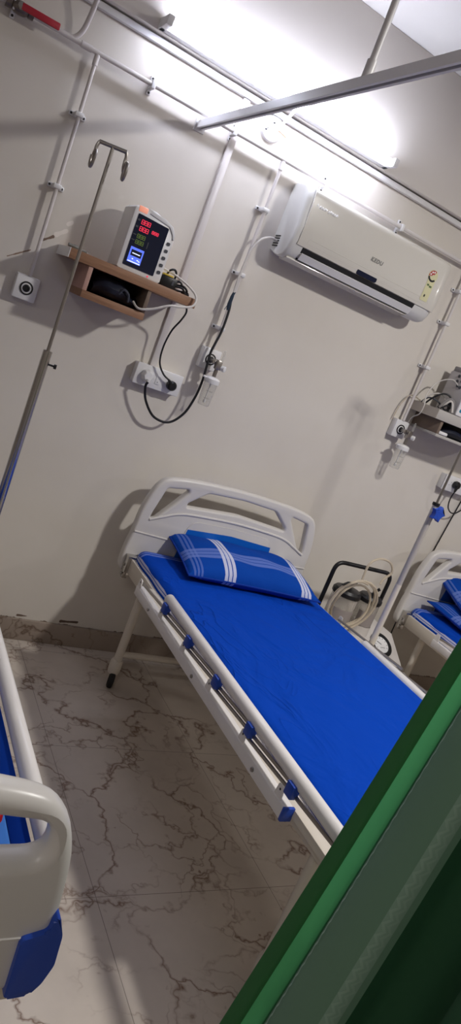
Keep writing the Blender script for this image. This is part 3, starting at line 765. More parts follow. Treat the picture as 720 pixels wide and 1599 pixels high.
def digits(x, z, n_, m, wd=0.0085, h=0.013, p=mo):
    for k in range(n_):
        b = MB(); x0 = x + k * (wd + 0.0028)
        for (a, c) in (((0, 0), (wd, 0)), ((0, h / 2), (wd, h / 2)), ((0, h), (wd, h))): b.box((x0 + a[0], -0.0034, z + a[1] - 0.0010), (x0 + c[0], -0.0016, z + a[1] + 0.0010))
        for a in (0, wd): b.box((x0 + a - 0.0008, -0.0034, z), (x0 + a + 0.0008, -0.0016, z + h))
        b.build('digit', m, p, flat=True)
digits(0.034, 0.158, 3, m_ledred); digits(0.034, 0.136, 3, m_ledred); digits(0.078, 0.142, 3, m_ledred, 0.0058, 0.009)
digits(0.034, 0.112, 3, m_ledgreen, 0.0075, 0.012); digits(0.034, 0.093, 3, m_ledgreen, 0.0075, 0.012)
for z in (0.164, 0.142): MB().box((0.019, -0.0028, z), (0.027, -0.0016, z + 0.006)).build('legend', m_keys, mo, flat=True)
for z in (0.118, 0.100): MB().box((0.018, -0.0028, z), (0.030, -0.0016, z + 0.003)).build('legend', m_keys, mo, flat=True)
MB().box((0.076, -0.0028, 0.090), (0.079, -0.0016, 0.112)).build('bar_indicator', m_keys, mo, flat=True)
sc = MB().box((0.026, -0.0034, 0.030), (0.074, -0.0016, 0.080)).build('lcd', m_lcd, mo, flat=True)
b = MB().box((0.031, -0.0040, 0.052), (0.069, -0.0032, 0.072)); b.build('lcd_window', m_lcdd, sc, flat=True)
b = MB()
for z, x0, x1 in ((0.061, 0.036, 0.064), (0.033, 0.028, 0.072), (0.043, 0.040, 0.045), (0.043, 0.058, 0.063), (0.041, 0.064, 0.069)): b.box((x0, -0.0046, z - 0.0014), (x1, -0.0038, z + 0.0014))
b.build('lcd_lines', m_lcdw, sc, flat=True)
for k in range(5): MB().prism(round_poly([(0.1385, 0.030 + k * 0.0245), (0.1505, 0.030 + k * 0.0245), (0.1505, 0.041 + k * 0.0245), (0.1385, 0.041 + k * 0.0245)], 0.004), 'y', -0.003, 0.002).build('button', m_keys, mo, flat=True)
MB().lathe((0.112, -0.001, 0.008), [(0.003, 0), (0.002, 0.0015), (0, 0.002)], (0, -1, 0), 10).build('power_led', m_ledred, mo)

ad = thing('power_adapter', 'black power adapter with tangled leads beside the left monitor', 'adapter', (0.912, -0.175, 1.612))
MB().box((0, -0.012, 0.0), (0.062, 0.036, 0.040), 0.005).build('adapter_body', m_black, ad)
MB().box((0.0, -0.013, 0.040), (0.040, 0.02, 0.046), 0.001).build('yellow_sticker', m_yellow, ad)
MB().box((0.040, -0.0135, 0.014), (0.048, -0.0115, 0.032)).build('rating_label', m_keys, ad)
for q in ([(0.05, 0.0, 0.03), (0.075, -0.005, 0.036), (0.098, -0.004, 0.012), (0.118, -0.002, 0.008), (0.10, 0.02, 0.004)], [(0.06, 0.01, 0.02), (0.09, -0.01, 0.026), (0.112, 0.0, 0.012), (0.085, 0.02, 0.006), (0.06, -0.005, 0.005)],
          [(0.02, 0.02, 0.036), (0.026, 0.01, 0.062), (0.042, 0.008, 0.070), (0.054, 0.012, 0.058), (0.056, 0.018, 0.03)], [(0.06, -0.01, 0.016), (0.085, -0.016, 0.018), (0.105, -0.006, 0.004), (0.12, -0.012, 0.004)]):
    MB().ring_tube(smooth(q, 6), 0.0042, 8).build('lead', m_cable_b, ad)
pb = thing('probe_clip', 'grey sensor clip lying on the left end of the wooden shelf', 'sensor clip', (0.588, -0.06, 1.612))
MB().ring_tube(smooth([(-0.012, -0.03, 0.010), (0.010, -0.03, 0.010), (0.035, -0.025, 0.008), (0.06, -0.02, 0.007)], 5), [0.006] * 5 + [0.0075] * 6 + [0.005] * 5, 8).build('clip_body', mat('grey_rubber', (120, 120, 116), 0.6), pb)
MB().ring_tube(smooth([(0.058, -0.02, 0.007), (0.08, -0.01, 0.004), (0.09, 0.02, 0.004), (0.06, 0.04, 0.004)], 5), 0.0025, 6).build('lead', m_cable_w, pb)

# right-hand shelf
s2 = thing('wall_shelf', 'grey laminate wall shelf at the right edge with cables on top', 'shelf', (2.40, 0, 1.538))
MB().box((0, -SD, 0), (0.56, 0, 0.046), 0.001).build('shelf_board', m_greylam, s2)
MB().box((-0.0025, -SD, 0.0), (-0.0003, 0, 0.046), 0.0).build('end_face', mat('beige_edge', (186, 178, 168), 0.6), s2)
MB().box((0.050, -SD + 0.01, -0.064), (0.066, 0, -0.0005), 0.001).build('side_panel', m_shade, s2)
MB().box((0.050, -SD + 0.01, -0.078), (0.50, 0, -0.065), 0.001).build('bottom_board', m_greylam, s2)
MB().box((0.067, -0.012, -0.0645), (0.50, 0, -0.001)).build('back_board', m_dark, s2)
pk2 = thing('equipment_pouch', 'dark pouch with a white clip in the box under the right shelf', 'pouch', (2.51, -0.10, 1.4735))
b = MB(); rows = []
for i in range(9):
    f = i / 8; x = 0.22 * f; hh = 0.026 + 0.004 * math.sin(f * 7)
    e = math.sin(PI * min(max(f, 0.04), 0.96)) ** 0.3
    rows.append([Vector((x, -0.084 * e * math.cos(a), hh * e * (1 + math.sin(a)))) for a in [2 * PI * k / 14 for k in range(14)]])
b.grid(rows, closed_u=True); b.build('pouch_body', m_pouch, pk2)
MB().box((-0.055, -0.095, 0.002), (0.015, -0.075, 0.018), 0.006).build('white_clip', m_white, pk2)

m2 = thing('patient_monitor', 'white bedside monitor on the grey shelf at the right edge', 'monitor', (2.506, -0.195, 1.584))
m_mongrey = mat('monitor_shell_grey', (186, 182, 184), 0.45)
MB().prism([(0, 0), (0, 0.20), (0.015, 0.215), (0.13, 0.205), (0.145, 0.19), (0.145, 0)], 'x', 0, 0.22, 0.006).build('case', m_mongrey, m2)
MB().box((-0.001, -0.010, 0.002), (0.22, 0.004, 0.212), 0.005).build('front_bezel', m_white, m2)
MB().box((0.030, -0.0115, 0.060), (0.19, -0.008, 0.19), 0.001).build('screen', m_navy, m2)
MB().box((-0.002, 0.06, 0.196), (0.10, 0.13, 0.222), 0.006).build('carry_handle', mat('mid_grey_plastic', (140, 138, 140), 0.5), m2)
MB().lathe((0.02, -0.010, 0.028), [(0.009, 0), (0.007, 0.003), (0, 0.003)], (0, -1, 0), 16).build('button', m_teal, m2)
for (yy_, zz_) in ((0.045, 0.185), (0.075, 0.18), (0.045, 0.16), (0.075, 0.155), (0.06, 0.135), (0.04, 0.13)):
    MB().lathe((0.0, yy_, zz_), [(0.008, 0), (0.008, 0.003), (0.004, 0.004), (0, 0.002)], (-1, 0, 0), 12).build('port', m_keys, m2)
cb = thing('cable_bundle', 'tangle of grey and black cables on the right shelf beside the monitor', 'cables', (2.437, -0.115, 1.584))
for q, r, m in (([(-0.03, 0.03, 0.004), (-0.02, 0.0, 0.045), (0.01, -0.02, 0.075), (0.04, -0.04, 0.07), (0.055, -0.05, 0.02)], 0.0045, m_cable_b),
                ([(-0.03, 0.06, 0.004), (-0.02, 0.03, 0.035), (0.02, 0.0, 0.03), (0.05, 0.0, 0.004)], 0.004, m_keys),
                ([(0.0, -0.03, 0.006), (0.015, -0.04, 0.03), (0.035, -0.05, 0.04), (0.05, -0.05, 0.006)], 0.006, m_cable_b),
                ([(0.0, -0.05, 0.006), (0.02, -0.06, 0.028), (0.045, -0.06, 0.022), (0.03, -0.05, 0.006), (0.005, -0.04, 0.02)], 0.004, m_cable_b),
                ([(0.0, -0.04, 0.007), (0.02, -0.05, 0.055), (0.045, -0.065, 0.055), (0.058, -0.075, 0.007)], 0.007, mat('grey_cable', (132, 128, 128), 0.5)),
                ([(0.01, -0.04, 0.006), (0.025, -0.06, 0.05), (0.04, -0.07, 0.045), (0.05, -0.08, 0.006)], 0.005, m_cable_w),
                ([(-0.03, 0.05, 0.006), (-0.02, 0.03, 0.05), (0.02, 0.0, 0.07), (0.05, -0.02, 0.035)], 0.0035, m_cable_w)):
    MB().ring_tube(smooth(q, 8), r, 8).build('cable', m, cb)
o = MB().ring_tube(smooth([(2.505, -0.14, 1.72), (2.47, -0.12, 1.735), (2.43, -0.08, 1.70), (2.39, -0.09, 1.63), (2.385, -0.11, 1.575), (2.388, -0.10, 1.53), (2.405, -0.04, 1.50), (2.415, -0.02, 1.45), (2.415, -0.02, 1.41)], 8), 0.003, 6).build('sensor_lead', m_cable_w)
tag(o, 'thin pale lead arching from the right monitor over the end of its shelf', 'cable')
o = MB().ring_tube(smooth([(2.42, -0.03, 1.592), (2.375, -0.02, 1.60), (2.345, -0.02, 1.585), (2.325, -0.015, 1.53), (2.318, -0.012, 1.46)], 8), 0.003, 6).build('oxygen_tube', m_tubing)
tag(o, 'thin clear tube hanging behind the right flowmeter', 'tube')

# ================================================================== BEDS
BX = 1.17            # left end of the headboard of the nearest whole bed
BW_ = 0.913; HC = BW_ / 2
def mir(p): return [(BW_ - x, z) for x, z in reversed(p)]
half = [(0.012, 0.462), (-0.008, 0.49), (-0.009, 0.575), (-0.001, 0.647), (0.003, 0.74), (0.020, 0.822), (0.042, 0.874), (0.078, 0.903), (0.155, 0.919), (0.28, 0.929), (HC, 0.934)]
rim = half + mir(half)[1:]
rim = [(q.x, q.y) for q in smooth([(a, c, 0) for a, c in rim[:]], 3)]
Lh = round_poly([(0.083, 0.862), (0.178, 0.878), (0.182, 0.866), (0.073, 0.718), (0.053, 0.716), (0.056, 0.745)], 0.012)
Ch = round_poly([(0.198, 0.804), (0.198, 0.820), (0.276, 0.884), (HC, 0.893), (BW_ - 0.276, 0.884), (BW_ - 0.198, 0.820), (BW_ - 0.198, 0.804), (HC, 0.822)], 0.016)
Rh = mir(Lh)

bed = thing('hospital_bed', 'hospital bed with bare blue sheet and one plaid pillow in the middle', 'bed', (BX, 0, 0), 'hospital beds in a row')
hbd = plate('headboard', [rim, Lh, Ch, Rh], 0.042, 0.012, m_abs, bed, y=-0.125)
ridge = [(0.050, 0.712), (0.108, 0.738), (0.175, 0.765), (0.26, 0.776), (HC, 0.784)]
b = MB(); b.ring_tube([(x, -0.1455, z) for x, z in [(q.x, q.y) for q in smooth([(a, c, 0) for a, c in ridge + mir(ridge)[1:]], 5)]], 0.006, 8)
b.ring_tube([(x, -0.1465, z) for x, z in [(0.004, 0.648), (0.20, 0.640), (HC, 0.636), (BW_ - 0.2, 0.640), (BW_ - 0.004, 0.648)]], 0.004, 6)
b.build('moulded_ridge', m_abs, hbd)
ins = round_poly([(0.215, 0.56), (0.232, 0.715), (0.262, 0.749), (HC, 0.757), (BW_ - 0.262, 0.749), (BW_ - 0.232, 0.715), (BW_ - 0.215, 0.56)], 0.02)
MB().prism(ins, 'y', -0.1488, -0.140, 0.001).build('inset_panel', m_abs, hbd)
MB().prism([(0.222, 0.57), (0.237, 0.708), (HC, 0.722), (BW_ - 0.237, 0.712), (BW_ - 0.222, 0.57)], 'y', -0.1498, -0.147).build('name_card', m_bluelabel, hbd, flat=True)

FY = -2.035
fh = [(0.050, 0.548), (0.030, 0.562), (0.022, 0.605), (0.024, 0.66), (0.034, 0.76), (0.050, 0.82), (0.072, 0.858), (0.11, 0.884), (0.20, 0.902), (0.32, 0.912), (HC, 0.915)]
fr = fh + mir(fh)[1:]; fr = [(q.x, q.y) for q in smooth([(a, c, 0) for a, c in fr], 3)]
fhole = round_poly([(0.078, 0.782), (0.084, 0.842), (0.20, 0.858), (HC, 0.864), (BW_ - 0.20, 0.858), (BW_ - 0.084, 0.842), (BW_ - 0.078, 0.782), (HC, 0.778)], 0.035, 6)
fbd = plate('footboard', [fr, fhole], 0.050, 0.020, m_abs, bed, y=FY, res=5)
b = MB(); b.ring_tube([(0.07, FY - 0.0245, 0.653), (HC, FY - 0.0245, 0.648), (BW_ - 0.07, FY - 0.0245, 0.653)], 0.003, 6); b.build('moulded_ridge', m_abs, fbd)
for sx in (0, 1):
    ol = [(0.021, 0.572), (0.012, 0.605), (0.017, 0.660), (0.031, 0.696), (0.038, 0.690), (0.040, 0.668), (0.076, 0.656), (0.070, 0.549), (0.034, 0.552)]
    if sx: ol = mir(ol)
    MB().prism(round_poly(ol, 0.006), 'y', FY - 0.034, FY + 0.030, 0.004).build('corner_bumper', m_bluep, bed)

for sx in (0, 1):
    X = lambda v: v if not sx else BW_ - v
    def xb(b, x0, x1, y0, y1, z0, z1, bev=0.0):
        a, c = sorted((X(x0), X(x1))); return b.box((a, y0, z0), (c, y1, z1), bev)
    xb(MB(), 0.022, 0.050, -2.008, -0.148, 0.468, 0.535, 0.004).build('side_beam', m_cream, bed)
    b = MB(); xb(b, 0.005, 0.052, -0.185, -0.148, 0.47, 0.545, 0.002); xb(b, 0.010, 0.035, -0.172, -0.150, 0.44, 0.47, 0.002)
    b.cyl((X(0.0), -0.165, 0.50), (X(0.012), -0.165, 0.50), 0.007, 10); b.cyl((X(0.0), -0.168, 0.46), (X(0.012), -0.168, 0.46), 0.006, 10)
    b.build('corner_bracket', m_chrome, bed)
    # collapsed side rail
    ch = xb(MB(), -0.046, -0.014, -1.66, -0.455, 0.502, 0.538, 0.003).build('rail_channel', m_railw, bed)
    for y in (-0.62, -1.06, -1.50):
        b = MB(); b.lathe((X(-0.046), y, 0.520), [(0.007, 0), (0.006, 0.004), (0, 0.005)], (-1 if not sx else 1, 0, 0), 10)
        b.build('channel_screw', m_steel, ch)
    xb(MB(), -0.047, -0.013, -1.668, -1.658, 0.501, 0.539, 0.002).build('channel_end_cap', m_bluep, ch)
    for y in (-0.475, -0.715, -0.94, -1.161, -1.404, -1.622):
        t_ = MB().prism(round_poly([(y - 0.017, 0.535), (y + 0.017, 0.535), (y + 0.012, 0.572), (y - 0.012, 0.572)], 0.006), 'x', X(-0.044), X(-0.041), 0.0).build('bracket', m_railw, ch)
        MB().lathe((X(-0.0445), y, 0.560), [(0.0035, 0), (0, 0.001)], (-1 if not sx else 1, 0, 0), 10).build('bracket_hole', m_ink, t_)
    TZ = 0.607 if not sx else 0.556
    rt_ = MB().ring_tube([(X(-0.022), -0.69, TZ), (X(-0.022), -0.696, TZ), (X(-0.022), -1.87, TZ), (X(-0.022), -1.876, TZ)], [0.015, 0.019, 0.019, 0.015], 18).build('rail_tube', m_railw, bed)
    if not sx: xb(MB(), -0.015, 0.0225, -1.86, -0.46, 0.512, 0.535, 0.002).build('rail_gap_filler', m_cream, bed)  # cream plate behind the posts, added to block light leaking through the gap
    for k, y in enumerate((-0.475, -0.715, -0.94, -1.161, -1.404)):
        y1 = y - 0.46
        MB().ring_tube([(X(-0.033), y, 0.556), (X(-0.029), y1, 0.586)], 0.0055, 10).build('folding_post', m_steel, bed)
    for y in (-0.728, -0.955, -1.187, -1.418, -1.653) if not sx else ():
        xb(MB(), -0.050, -0.026, y - 0.017, y + 0.015, 0.566, 0.602, 0.003).build('slide_block', m_bluep, bed)
    # legs with castors
    for y, tw in ((-0.30, 0.4), (-1.72, -0.5)):
        lg = MB().cyl((X(0.068), y, 0.120), (X(0.068), y, 0.47), 0.018, 18).build('leg', m_cream, bed)
        MB().lathe((X(0.068), y, 0.062), [(0, 0), (0.024, 0), (0.027, 0.012), (0.027, 0.05), (0.023, 0.062), (0.0185, 0.064), (0.0185, 0.07)], (0, 0, 1), 18).build('castor_housing', m_cream, lg)
        dx, dy = math.sin(tw), math.cos(tw)
        cx, cy = X(0.068) - 0.012 * dx, y - 0.020 * dy
        MB().lathe((cx - 0.013 * dy, cy + 0.013 * dx, 0.035), [(0, 0), (0.026, 0), (0.034, 0.005), (0.035, 0.013), (0.034, 0.021), (0.026, 0.026), (0, 0.026)], (dy, -dx, 0), 24).build('castor_wheel', m_rubber, lg)
for y in (-0.30, -1.72): MB().cyl((0.068, y, 0.150), (BW_ - 0.068, y, 0.150), 0.014, 14).build('cross_bar', m_cream, bed)
for y in (-0.30, -1.72): MB().box((0.05, y - 0.02, 0.468), (BW_ - 0.05, y + 0.02, 0.500), 0.003).build('cross_beam', m_cream, bed)
MB().box((0.050, -2.00, 0.501), (BW_ - 0.050, -0.155, 0.522), 0.003).build('bed_deck', m_cream, bed)
# socket arm for the drip stand
b = MB().box((BW_ - 0.03, -0.70, 0.44), (BW_ + 0.066, -0.672, 0.466), 0.002); b.lathe((BW_ + 0.066, -0.686, 0.425), [(0.016, 0), (0.021, 0), (0.021, 0.062), (0.016, 0.062), (0.016, 0)], (0, 0, 1), 18)
b.build('drip_stand_socket', m_cream, bed)

def mattress_mesh(name, m):
    b = MB(); N = 44
    x0, x1, y0, y1, z0, z1, r = 0.036, BW_ - 0.020, -1.985, -0.150, 0.5225, 0.582, 0.036
    # top sheet with a soft rounded rim, then down the sides
    sect = [(0.0, z0), (0.0, z0 + 0.012)] + [(r - r * math.cos(a), z1 - r + r * math.sin(a)) for a in [PI / 2 * i / 5 for i in range(6)]]
    rng = random.Random(3)
    rows = []
    for inset, z in sect:
        ring = []
        for k in range(N): ring.append((x0 + inset + (x1 - x0 - 2 * inset) * k / N, y1 - inset))
        for k in range(N): ring.append((x1 - inset, y1 - inset - (y1 - y0 - 2 * inset) * k / N))
        for k in range(N): ring.append((x1 - inset - (x1 - x0 - 2 * inset) * k / N, y0 + inset))
        for k in range(N): ring.append((x0 + inset, y0 + inset + (y1 - y0 - 2 * inset) * k / N))
        # rounded plan corners
        out = []
        for x, y in ring:
            cx = min(max(x, x0 + 0.05), x1 - 0.05); cy = min(max(y, y0 + 0.05), y1 - 0.05)
            d = Vector((x - cx, y - cy)); lim = 0.05 - inset
            if d.length > lim and abs(d.x) > 1e-6 and abs(d.y) > 1e-6: d = d.normalized() * lim
            wv = 0.0022 * math.sin(y * 31 + x * 17) if z < z1 - 0.004 else 0
            out.append(Vector((cx + d.x + (wv if abs(d.x) > abs(d.y) else 0), cy + d.y, z)))
        rows.append(out)
    b.grid(rows, closed_u=True)
    b.bm.verts.ensure_lookup_table(); b.bm.faces.new([b.bm.verts[i] for i in range(4 * N)])
    # top: grid of concentric rings shrinking to a line keeps quads; gentle wrinkles
    last = rows[-1]; cx0, cy0 = (x0 + x1) / 2, (y0 + y1) / 2
    prev = [b.bm.verts[len(b.bm.verts) - 4 * N + i] for i in range(4 * N)]
    for s_ in (0.94, 0.85, 0.74, 0.62, 0.5, 0.36, 0.2, 0.08):
        cur = []
        for p in last:
            x = cx0 + (p.x - cx0) * s_; y = cy0 + (p.y - cy0) * s_
            z = z1 + 0.004 * (1 - s_) + 0.0018 * math.sin(x * 21 + y * 13) * (1 - s_) + 0.0012 * math.sin(x * 43 - y * 29)
            cur.append(b.bm.verts.new((x, y, z)))
        for k in range(4 * N):
            b.bm.faces.new((prev[k], prev[(k + 1) % (4 * N)], cur[(k + 1) % (4 * N)], cur[k]))
        prev = cur
    b.bm.faces.new(prev)
    return b
def make_mattress():
    o = mattress_mesh('mattress', m_sheet).build('mattress', m_sheet, None, 60); o.location = (BX, 0, 0); return o
mt = make_mattress(); tag(mt, 'mattress in plain royal blue sheet on the middle bed', 'mattress', 'sheeted mattresses')

def pillow(loc, rot, label, W=0.66, D=0.34, T=0.118):
    b = MB(); nu, nv = 36, 22
    top = []; bot = []
    for j in range(nv + 1):
        v = -1 + 2 * j / nv; rt = []; rb = []
        for i in range(nu + 1):
            u = -1 + 2 * i / nu
            e = max(0.0, (1 - abs(u) ** 3.2) * (1 - abs(v) ** 2.6)) ** 0.55
            px = 1 - 0.045 * (1 - abs(u)) ** 0 * (1 - v * v) ** 1.0 * 0.6
            py = 1 - 0.07 * (1 - u * u)
            x = u * W / 2 * px; y = v * D / 2 * py
            z = T / 2 * e + 0.004 * math.sin(9 * u + 4 * v) * e
            rt.append(Vector((x, y, z + 0.002))); rb.append(Vector((x, y, -z * 0.9 - 0.002)))
        top.append(rt); bot.append(rb)
    b.grid(top); b.grid(bot)
    bmesh.ops.remove_doubles(b.bm, verts=b.bm.verts, dist=0.0)
    es = [e for e in b.bm.edges if e.is_boundary]
    # close the seam
    n1 = (nu + 1) * (nv + 1); b.bm.verts.ensure_lookup_table()
    idx = [(i, 0) for i in range(nu + 1)] + [(nu, j) for j in range(1, nv + 1)] + [(i, nv) for i in range(nu - 1, -1, -1)] + [(0, j) for j in range(nv - 1, 0, -1)]
    for (a, c), (a2, c2) in zip(idx, idx[1:] + idx[:1]):
        p, q = c * (nu + 1) + a, c2 * (nu + 1) + a2
        b.bm.faces.new((b.bm.verts[p], b.bm.verts[q], b.bm.verts[n1 + q], b.bm.verts[n1 + p]))
    pil = b.build('pillow', m_pillow, None, 70)
    seam = []
    for (a, c) in idx:
        u = -1 + 2 * a / nu; v = -1 + 2 * c / nv
        px = 1 - 0.045 * (1 - v * v) * 0.6; py = 1 - 0.07 * (1 - u * u)
        seam.append((u * W / 2 * px, v * D / 2 * py, 0))
    MB().ring_tube(seam, 0.0042, 6, closed=True).build('piping', m_pillowside, pil)
    pil.location = loc; pil.rotation_euler = rot
    tag(pil, label, 'pillow', 'blue plaid pillows'); return pil
pillow((1.662, -0.286, 0.638), (math.radians(8), 0, math.radians(-1.5)), 'blue plaid pillow against the headboard of the middle bed')

GAP = 1.63
bedR = dup(bed, (GAP, 0, 0), 'hospital bed at the right edge behind the green curtain')
bedL = dup(bed, (-GAP, 0, 0), 'hospital bed at the lower left, its footboard nearest the camera')
for c_ in bedL.children:
    if c_.name.startswith('rail_tube') and max(v.co.x for v in c_.data.vertices) > 0.5: c_.location.z += 0.051
for c_ in list(bedL.children):
    if c_.name.startswith(('rail_channel', 'folding_post')) and max(v.co.x for v in c_.data.vertices) > 0.5:
        for g_ in list(c_.children): bpy.data.objects.remove(g_)
        bpy.data.objects.remove(c_)
for o_, dx, lb in ((mt, GAP, 'blue sheeted mattress on the bed at the right edge'), (mt, -GAP, 'blue sheeted mattress behind the white footboard at lower left')):
    c = o_.copy(); COL.objects.link(c); c.location = Vector(o_.location) + Vector((dx, 0, 0)); c['label'] = lb
    if dx < 0:
        c.data = c.data.copy(); c.data.materials.clear(); c.data.materials.append(fabric('plain_blue_sheet', (14, 56, 150)))
        b = MB(); rows = []
        for i in range(30):
            y = -0.30 - i * 0.056; wv = 0.004 * math.sin(i * 1.1)
            rows.append([Vector((BW_ - 0.030, y, 0.583)), Vector((BW_ - 0.014, y, 0.594)), Vector((BW_ - 0.002, y, 0.600)), Vector((BW_ + 0.0025, y, 0.590)), Vector((BW_ + 0.004 + wv * .2, y, 0.52)), Vector((BW_ + 0.007 + wv, y, 0.44)), Vector((BW_ + 0.008 + wv * 2, y, 0.36))])
        b.grid(rows).build('sheet_overhang', c.data.materials[0], c)
pillow((3.245, -0.335, 0.622), (math.radians(4), 0, math.radians(3)), 'flat blue striped pillow, lower of the two on the right bed', T=0.085)
pillow((3.285, -0.250, 0.718), (math.radians(16), 0, math.radians(-4)), 'blue plaid pillow, upper of the two on the right bed', W=0.60)

bl = thing('folded_blanket', 'folded pale blue blanket seen through the slot of the lower left footboard', 'blanket', (0.122, -1.80, 0.587))
MB().box((-0.30, -0.12, 0.0), (0.292, 0.20, 0.020), 0.009, 3).build('lower_fold', m_blanket, bl)
MB().box((-0.29, -0.11, 0.0205), (0.262, 0.19, 0.040), 0.009, 3).build('upper_fold', m_blanket, bl)
rc = MB().lathe((0, 0, 0), [(0, 0), (0.03, 0.001), (0.042, 0.012), (0.040, 0.026), (0.02, 0.034), (0, 0.035)], (0, 0, 1), 20).build('folded_cloth', m_blanket_red)
rc.location = (0.352, -1.80, 0.6275); tag(rc, 'small red cloth bundle lying on the pale blue blanket', 'cloth')

# ================================================================== DRIP STANDS
def hooks(p, z):
    b = MB().cyl((-0.035, 0.018, z), (0.035, -0.018, z), 0.0055, 12); b.build('cross_arm', m_steel, p)
    for s_ in (-1, 1):
        x, y = s_ * 0.034, -s_ * 0.0175
        pts = [(x, y, z)] + [(x + s_ * 0.004, y + 0.003 * k / 3, z - 0.012 * k) for k in range(1, 3)]
        for k in range(16):
            a = PI + 2 * PI * k / 14
            pts.append((x + s_ * 0.006 + s_ * 0.0035 * k / 16, y - 0.013 - 0.013 * math.cos(a), z - 0.030 - 0.019 + 0.022 * math.sin(a + PI)))
        MB().ring_tube(smooth(pts, 2), 0.0048, 8).build('hook', m_steel, p)
iv = thing('drip_stand', 'steel drip stand with twin hooks in front of the wooden shelf', 'drip stand', (0.497, -0.686, 0.428), 'bed drip stands')
MB().cyl((0, 0, 0), (0, 0, 0.872), 0.0135, 18).build('lower_tube', m_chrome, iv)
MB().cyl((0, 0, 0.86), (0, 0, 1.452), 0.0052, 12).build('upper_rod', m_steel, iv)
b = MB().cyl((0.012, 0, 0.835), (0.030, -0.004, 0.835), 0.003, 8); b.cyl((0.028, -0.004, 0.835), (0.036, -0.006, 0.835), 0.007, 10); b.build('clamp_screw', m_black, iv)
hooks(iv, 1.452)
iv.location = (0.485, -0.686, 0.428); iv.rotation_euler = (0, 0, 0)

iv2 = thing('drip_stand', 'drip stand with blue star knob beside the middle bed', 'drip stand', (2.149, -0.686, 0.428), 'bed drip stands')
MB().cyl((0, 0, 0), (0, 0, 0.42), 0.0135, 18).build('lower_tube', m_cream, iv2)
MB().cyl((0, 0, 0.40), (0, 0, 0.785), 0.0125, 18).build('middle_tube', mat('satin_grey_tube', (186, 180, 174), 0.35, 0.2), iv2)
MB().cyl((0, 0, 0.77), (0, 0, 1.50), 0.0052, 12).build('upper_rod', m_steel, iv2)
MB().lathe((0, 0, 0.783), [(0, 0), (0.0155, 0), (0.0155, 0.012), (0, 0.012)], (0, 0, 1), 16).build('tube_collar', m_black, iv2)
pts = []
for i in range(10):
    r = 0.036 if i % 2 == 0 else 0.0185
    a = math.radians(-67) + i * PI / 5
    pts.append((r * math.cos(a), 0.757 + r * math.sin(a)))
kb = MB().prism(round_poly(pts, 0.004, 3), 'y', -0.040, -0.018, 0.002).build('star_knob', m_bluep, iv2)
MB().cyl((0, -0.02, 0.757), (0, -0.008, 0.757), 0.006, 10).build('knob_screw', m_steel, iv2)
hooks(iv2, 1.50)

# ================================================================== SUCTION MACHINE
su = thing('suction_machine', 'suction machine with black handle, jars and dial between the beds', 'suction machine', (2.16, -0.22, 0))
m_sbody = mat('suction_white_enamel', (206, 200, 196), 0.4)
# cabinet with sloping dial panel on the front
MB().box((-0.005, -0.145, 0.055), (0.334, 0.13, 0.426), 0.006).build('cabinet', m_sbody, su)
MB().prism([(-0.19, 0.055), (-0.19, 0.330), (-0.175, 0.345), (-0.03, 0.44), (0.13, 0.44), (0.13, 0.055)], 'x', 0.336, 0.535, 0.004).build('dial_console', m_sbody, su)
MB().box((0.330, -0.202, 0.312), (0.541, -0.1895, 0.336), 0.003).build('front_trim', mat('grey_trim', (110, 104, 102), 0.5), su)
for x in (0.04, 0.48):
    for y in (-0.10, 0.09): MB().lathe((x - 0.012, y, 0.0285), [(0, 0), (0.022, 0), (0.028, 0.006), (0.028, 0.018), (0.022, 0.024), (0, 0.024)], (1, 0, 0), 16).build('castor', m_rubber, su)
b = MB()
for x in (0.04, 0.48):
    for y in (-0.10, 0.09): MB().box((x - 0.016, y - 0.012, 0.050), (x + 0.016, y + 0.012, 0.0605), 0.002).build('castor_fork', m_steel, su)
hpts = round_poly([(0.012, 0.425), (0.012, 0.752), (0.372, 0.752), (0.372, 0.425)], 0.05, 6)
hpts = [(0.012, 0.425)] + hpts[7:21] + [(0.372, 0.425)]
MB().ring_tube([(x, -0.02, z) for x, z in hpts], 0.0105, 12).build('handle', m_black, su)
# dial on the slope
nv_ = Vector((0, -0.548, 0.836)).normalized(); dc = Vector((0.425, -0.098, 0.3955)) + nv_ * 0.004
gd = MB().lathe(dc - nv_ * 0.008, [(0, 0), (0.066, 0), (0.068, 0.004), (0.068, 0.012), (0.050, 0.014), (0.047, 0.010), (0, 0.010)], nv_, 36)
gd = gd.build('gauge_bezel', m_black, su)
MB().lathe(dc + nv_ * 0.0025, [(0.046, 0), (0.046, 0.001), (0, 0.0012)], nv_, 36).build('gauge_face', m_white, gd)
e1 = Vector((1, 0, 0)); e2 = nv_.cross(e1)
b = MB()
for k in range(9):
    a = math.radians(210 - k * 30); d = e1 * math.cos(a) + e2 * math.sin(a)
    b.ring_tube([dc + nv_ * 0.004 + d * 0.034, dc + nv_ * 0.004 + d * 0.041], 0.0012, 5)
b.ring_tube([dc + nv_ * 0.0045, dc + nv_ * 0.0045 + (e1 * -0.6 + e2 * 0.4) * 0.04], 0.0014, 5)
for q in (-0.012, -0.004, 0.004, 0.012): b.ring_tube([dc + nv_ * 0.004 + e1 * q - e2 * 0.018, dc + nv_ * 0.004 + e1 * (q + 0.005) - e2 * 0.018], 0.0012, 5)
b.build('gauge_marks', m_ink, gd)
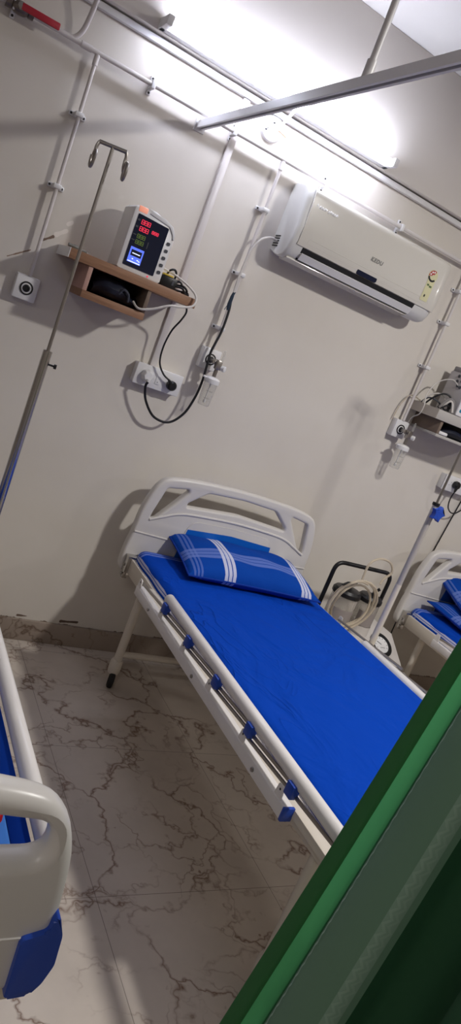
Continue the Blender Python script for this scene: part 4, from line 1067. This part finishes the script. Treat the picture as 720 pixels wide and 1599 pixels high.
# jars
m_jar = thin_clear('clear_jar', (214, 206, 198), 0.80)
for jx, jy, jr, zl in ((0.100, -0.070, 0.066, 0.622), (0.274, -0.050, 0.057, 0.606)):
    j = MB().lathe((jx, jy, 0.427), [(0, 0), (jr - 0.006, 0), (jr, 0.006), (jr, zl - 0.427 - 0.012), (jr - 0.006, zl - 0.427), (jr - 0.009, zl - 0.427 - 0.003), (jr - 0.004, 0.01), (0, 0.004)], (0, 0, 1), 28).build('jar', m_jar, su)
    MB().lathe((jx, jy, zl - 0.008), [(0, 0), (jr + 0.004, 0), (jr + 0.006, 0.004), (jr + 0.006, 0.020), (jr - 0.004, 0.032), (0.02, 0.040), (0, 0.041)], (0, 0, 1), 28).build('jar_lid', m_black, j)
    b = MB().cyl((jx + 0.01, jy, zl + 0.03), (jx + 0.01, jy, zl + 0.055), 0.009, 12); b.cyl((jx + 0.01, jy, zl + 0.045), (jx + 0.024, jy - 0.012, zl + 0.068), 0.008, 12)
    b.build('nozzle', m_black, j)
    pts = [(jx + (jr + 0.001) * math.cos(a), jy + (jr + 0.001) * math.sin(a)) for a in [math.radians(200 + 10 * i) for i in range(15)]]
    MB().grid([[Vector((x, y, 0.48)) for x, y in pts], [Vector((x, y, 0.555)) for x, y in pts]]).build('scale_label', mat('grey_scale_print', (150, 142, 140), 0.6), j)
    pts = [(jx + (jr + 0.003) * math.cos(a), jy + (jr + 0.003) * math.sin(a)) for a in [math.radians(180 + 10 * i) for i in range(19)]]
    MB().grid([[Vector((x, y, 0.427)) for x, y in pts], [Vector((x, y, 0.478)) for x, y in pts]]).build('jar_holder', m_sbody, j)
# coil of suction tubing hung on the jars
co = thing('suction_tubing', 'coil of clear suction tubing hung over the jars of the suction machine', 'tubing', (2.235, -0.385, 0.606))
pts = []
for k in range(3 * 22 + 1):
    a = 2 * PI * k / 22 + 1.2; lp = k / 22
    r = 0.116 + 0.016 * math.sin(lp * 2.3) + 0.006 * math.sin(a * 2)
    pts.append((r * 1.05 * math.cos(a) + 0.010 * lp - 0.01, -0.012 + 0.014 * lp + 0.008 * math.sin(a * 1.5), r * 1.02 * math.sin(a) - 0.004 * lp))
MB().ring_tube(pts, 0.0058, 8).build('coil', m_tubing, co)
MB().ring_tube(smooth([(0.05, 0.06, 0.11), (0.06, 0.07, 0.19), (0.12, 0.08, 0.225), (0.20, 0.09, 0.215), (0.235, 0.09, 0.17), (0.20, 0.085, 0.13), (0.185, 0.08, 0.10)], 8), 0.0058, 8).build('free_loop', m_tubing, co)
b = MB().ring_tube([(-0.105, 0.0, 0.085), (-0.075, 0.0, 0.098), (-0.05, 0.0, 0.102)], [0.004, 0.008, 0.006], 10); b.build('connector', m_black, co)

# ================================================================== ceiling lamp housings (out of frame; the far and near ones go with the added fill lights)
for nm, (x, y) in (('above the gap between the middle and right beds', (2.19, -2.02)), ('further to the right, added for fill light', (5.2, -2.60)), ('on the near left, added for fill light', (-1.2, -3.60))):
    l_ = thing('ceiling_lamp', 'round white ceiling lamp ' + nm, 'lamp', (x, y, CEIL))
    MB().lathe((0, 0, 0), [(0.26, 0), (0.26, -0.012), (0.235, -0.020), (0.232, -0.012), (0.232, 0)], (0, 0, 1), 36).build('lamp_rim', m_white, l_)
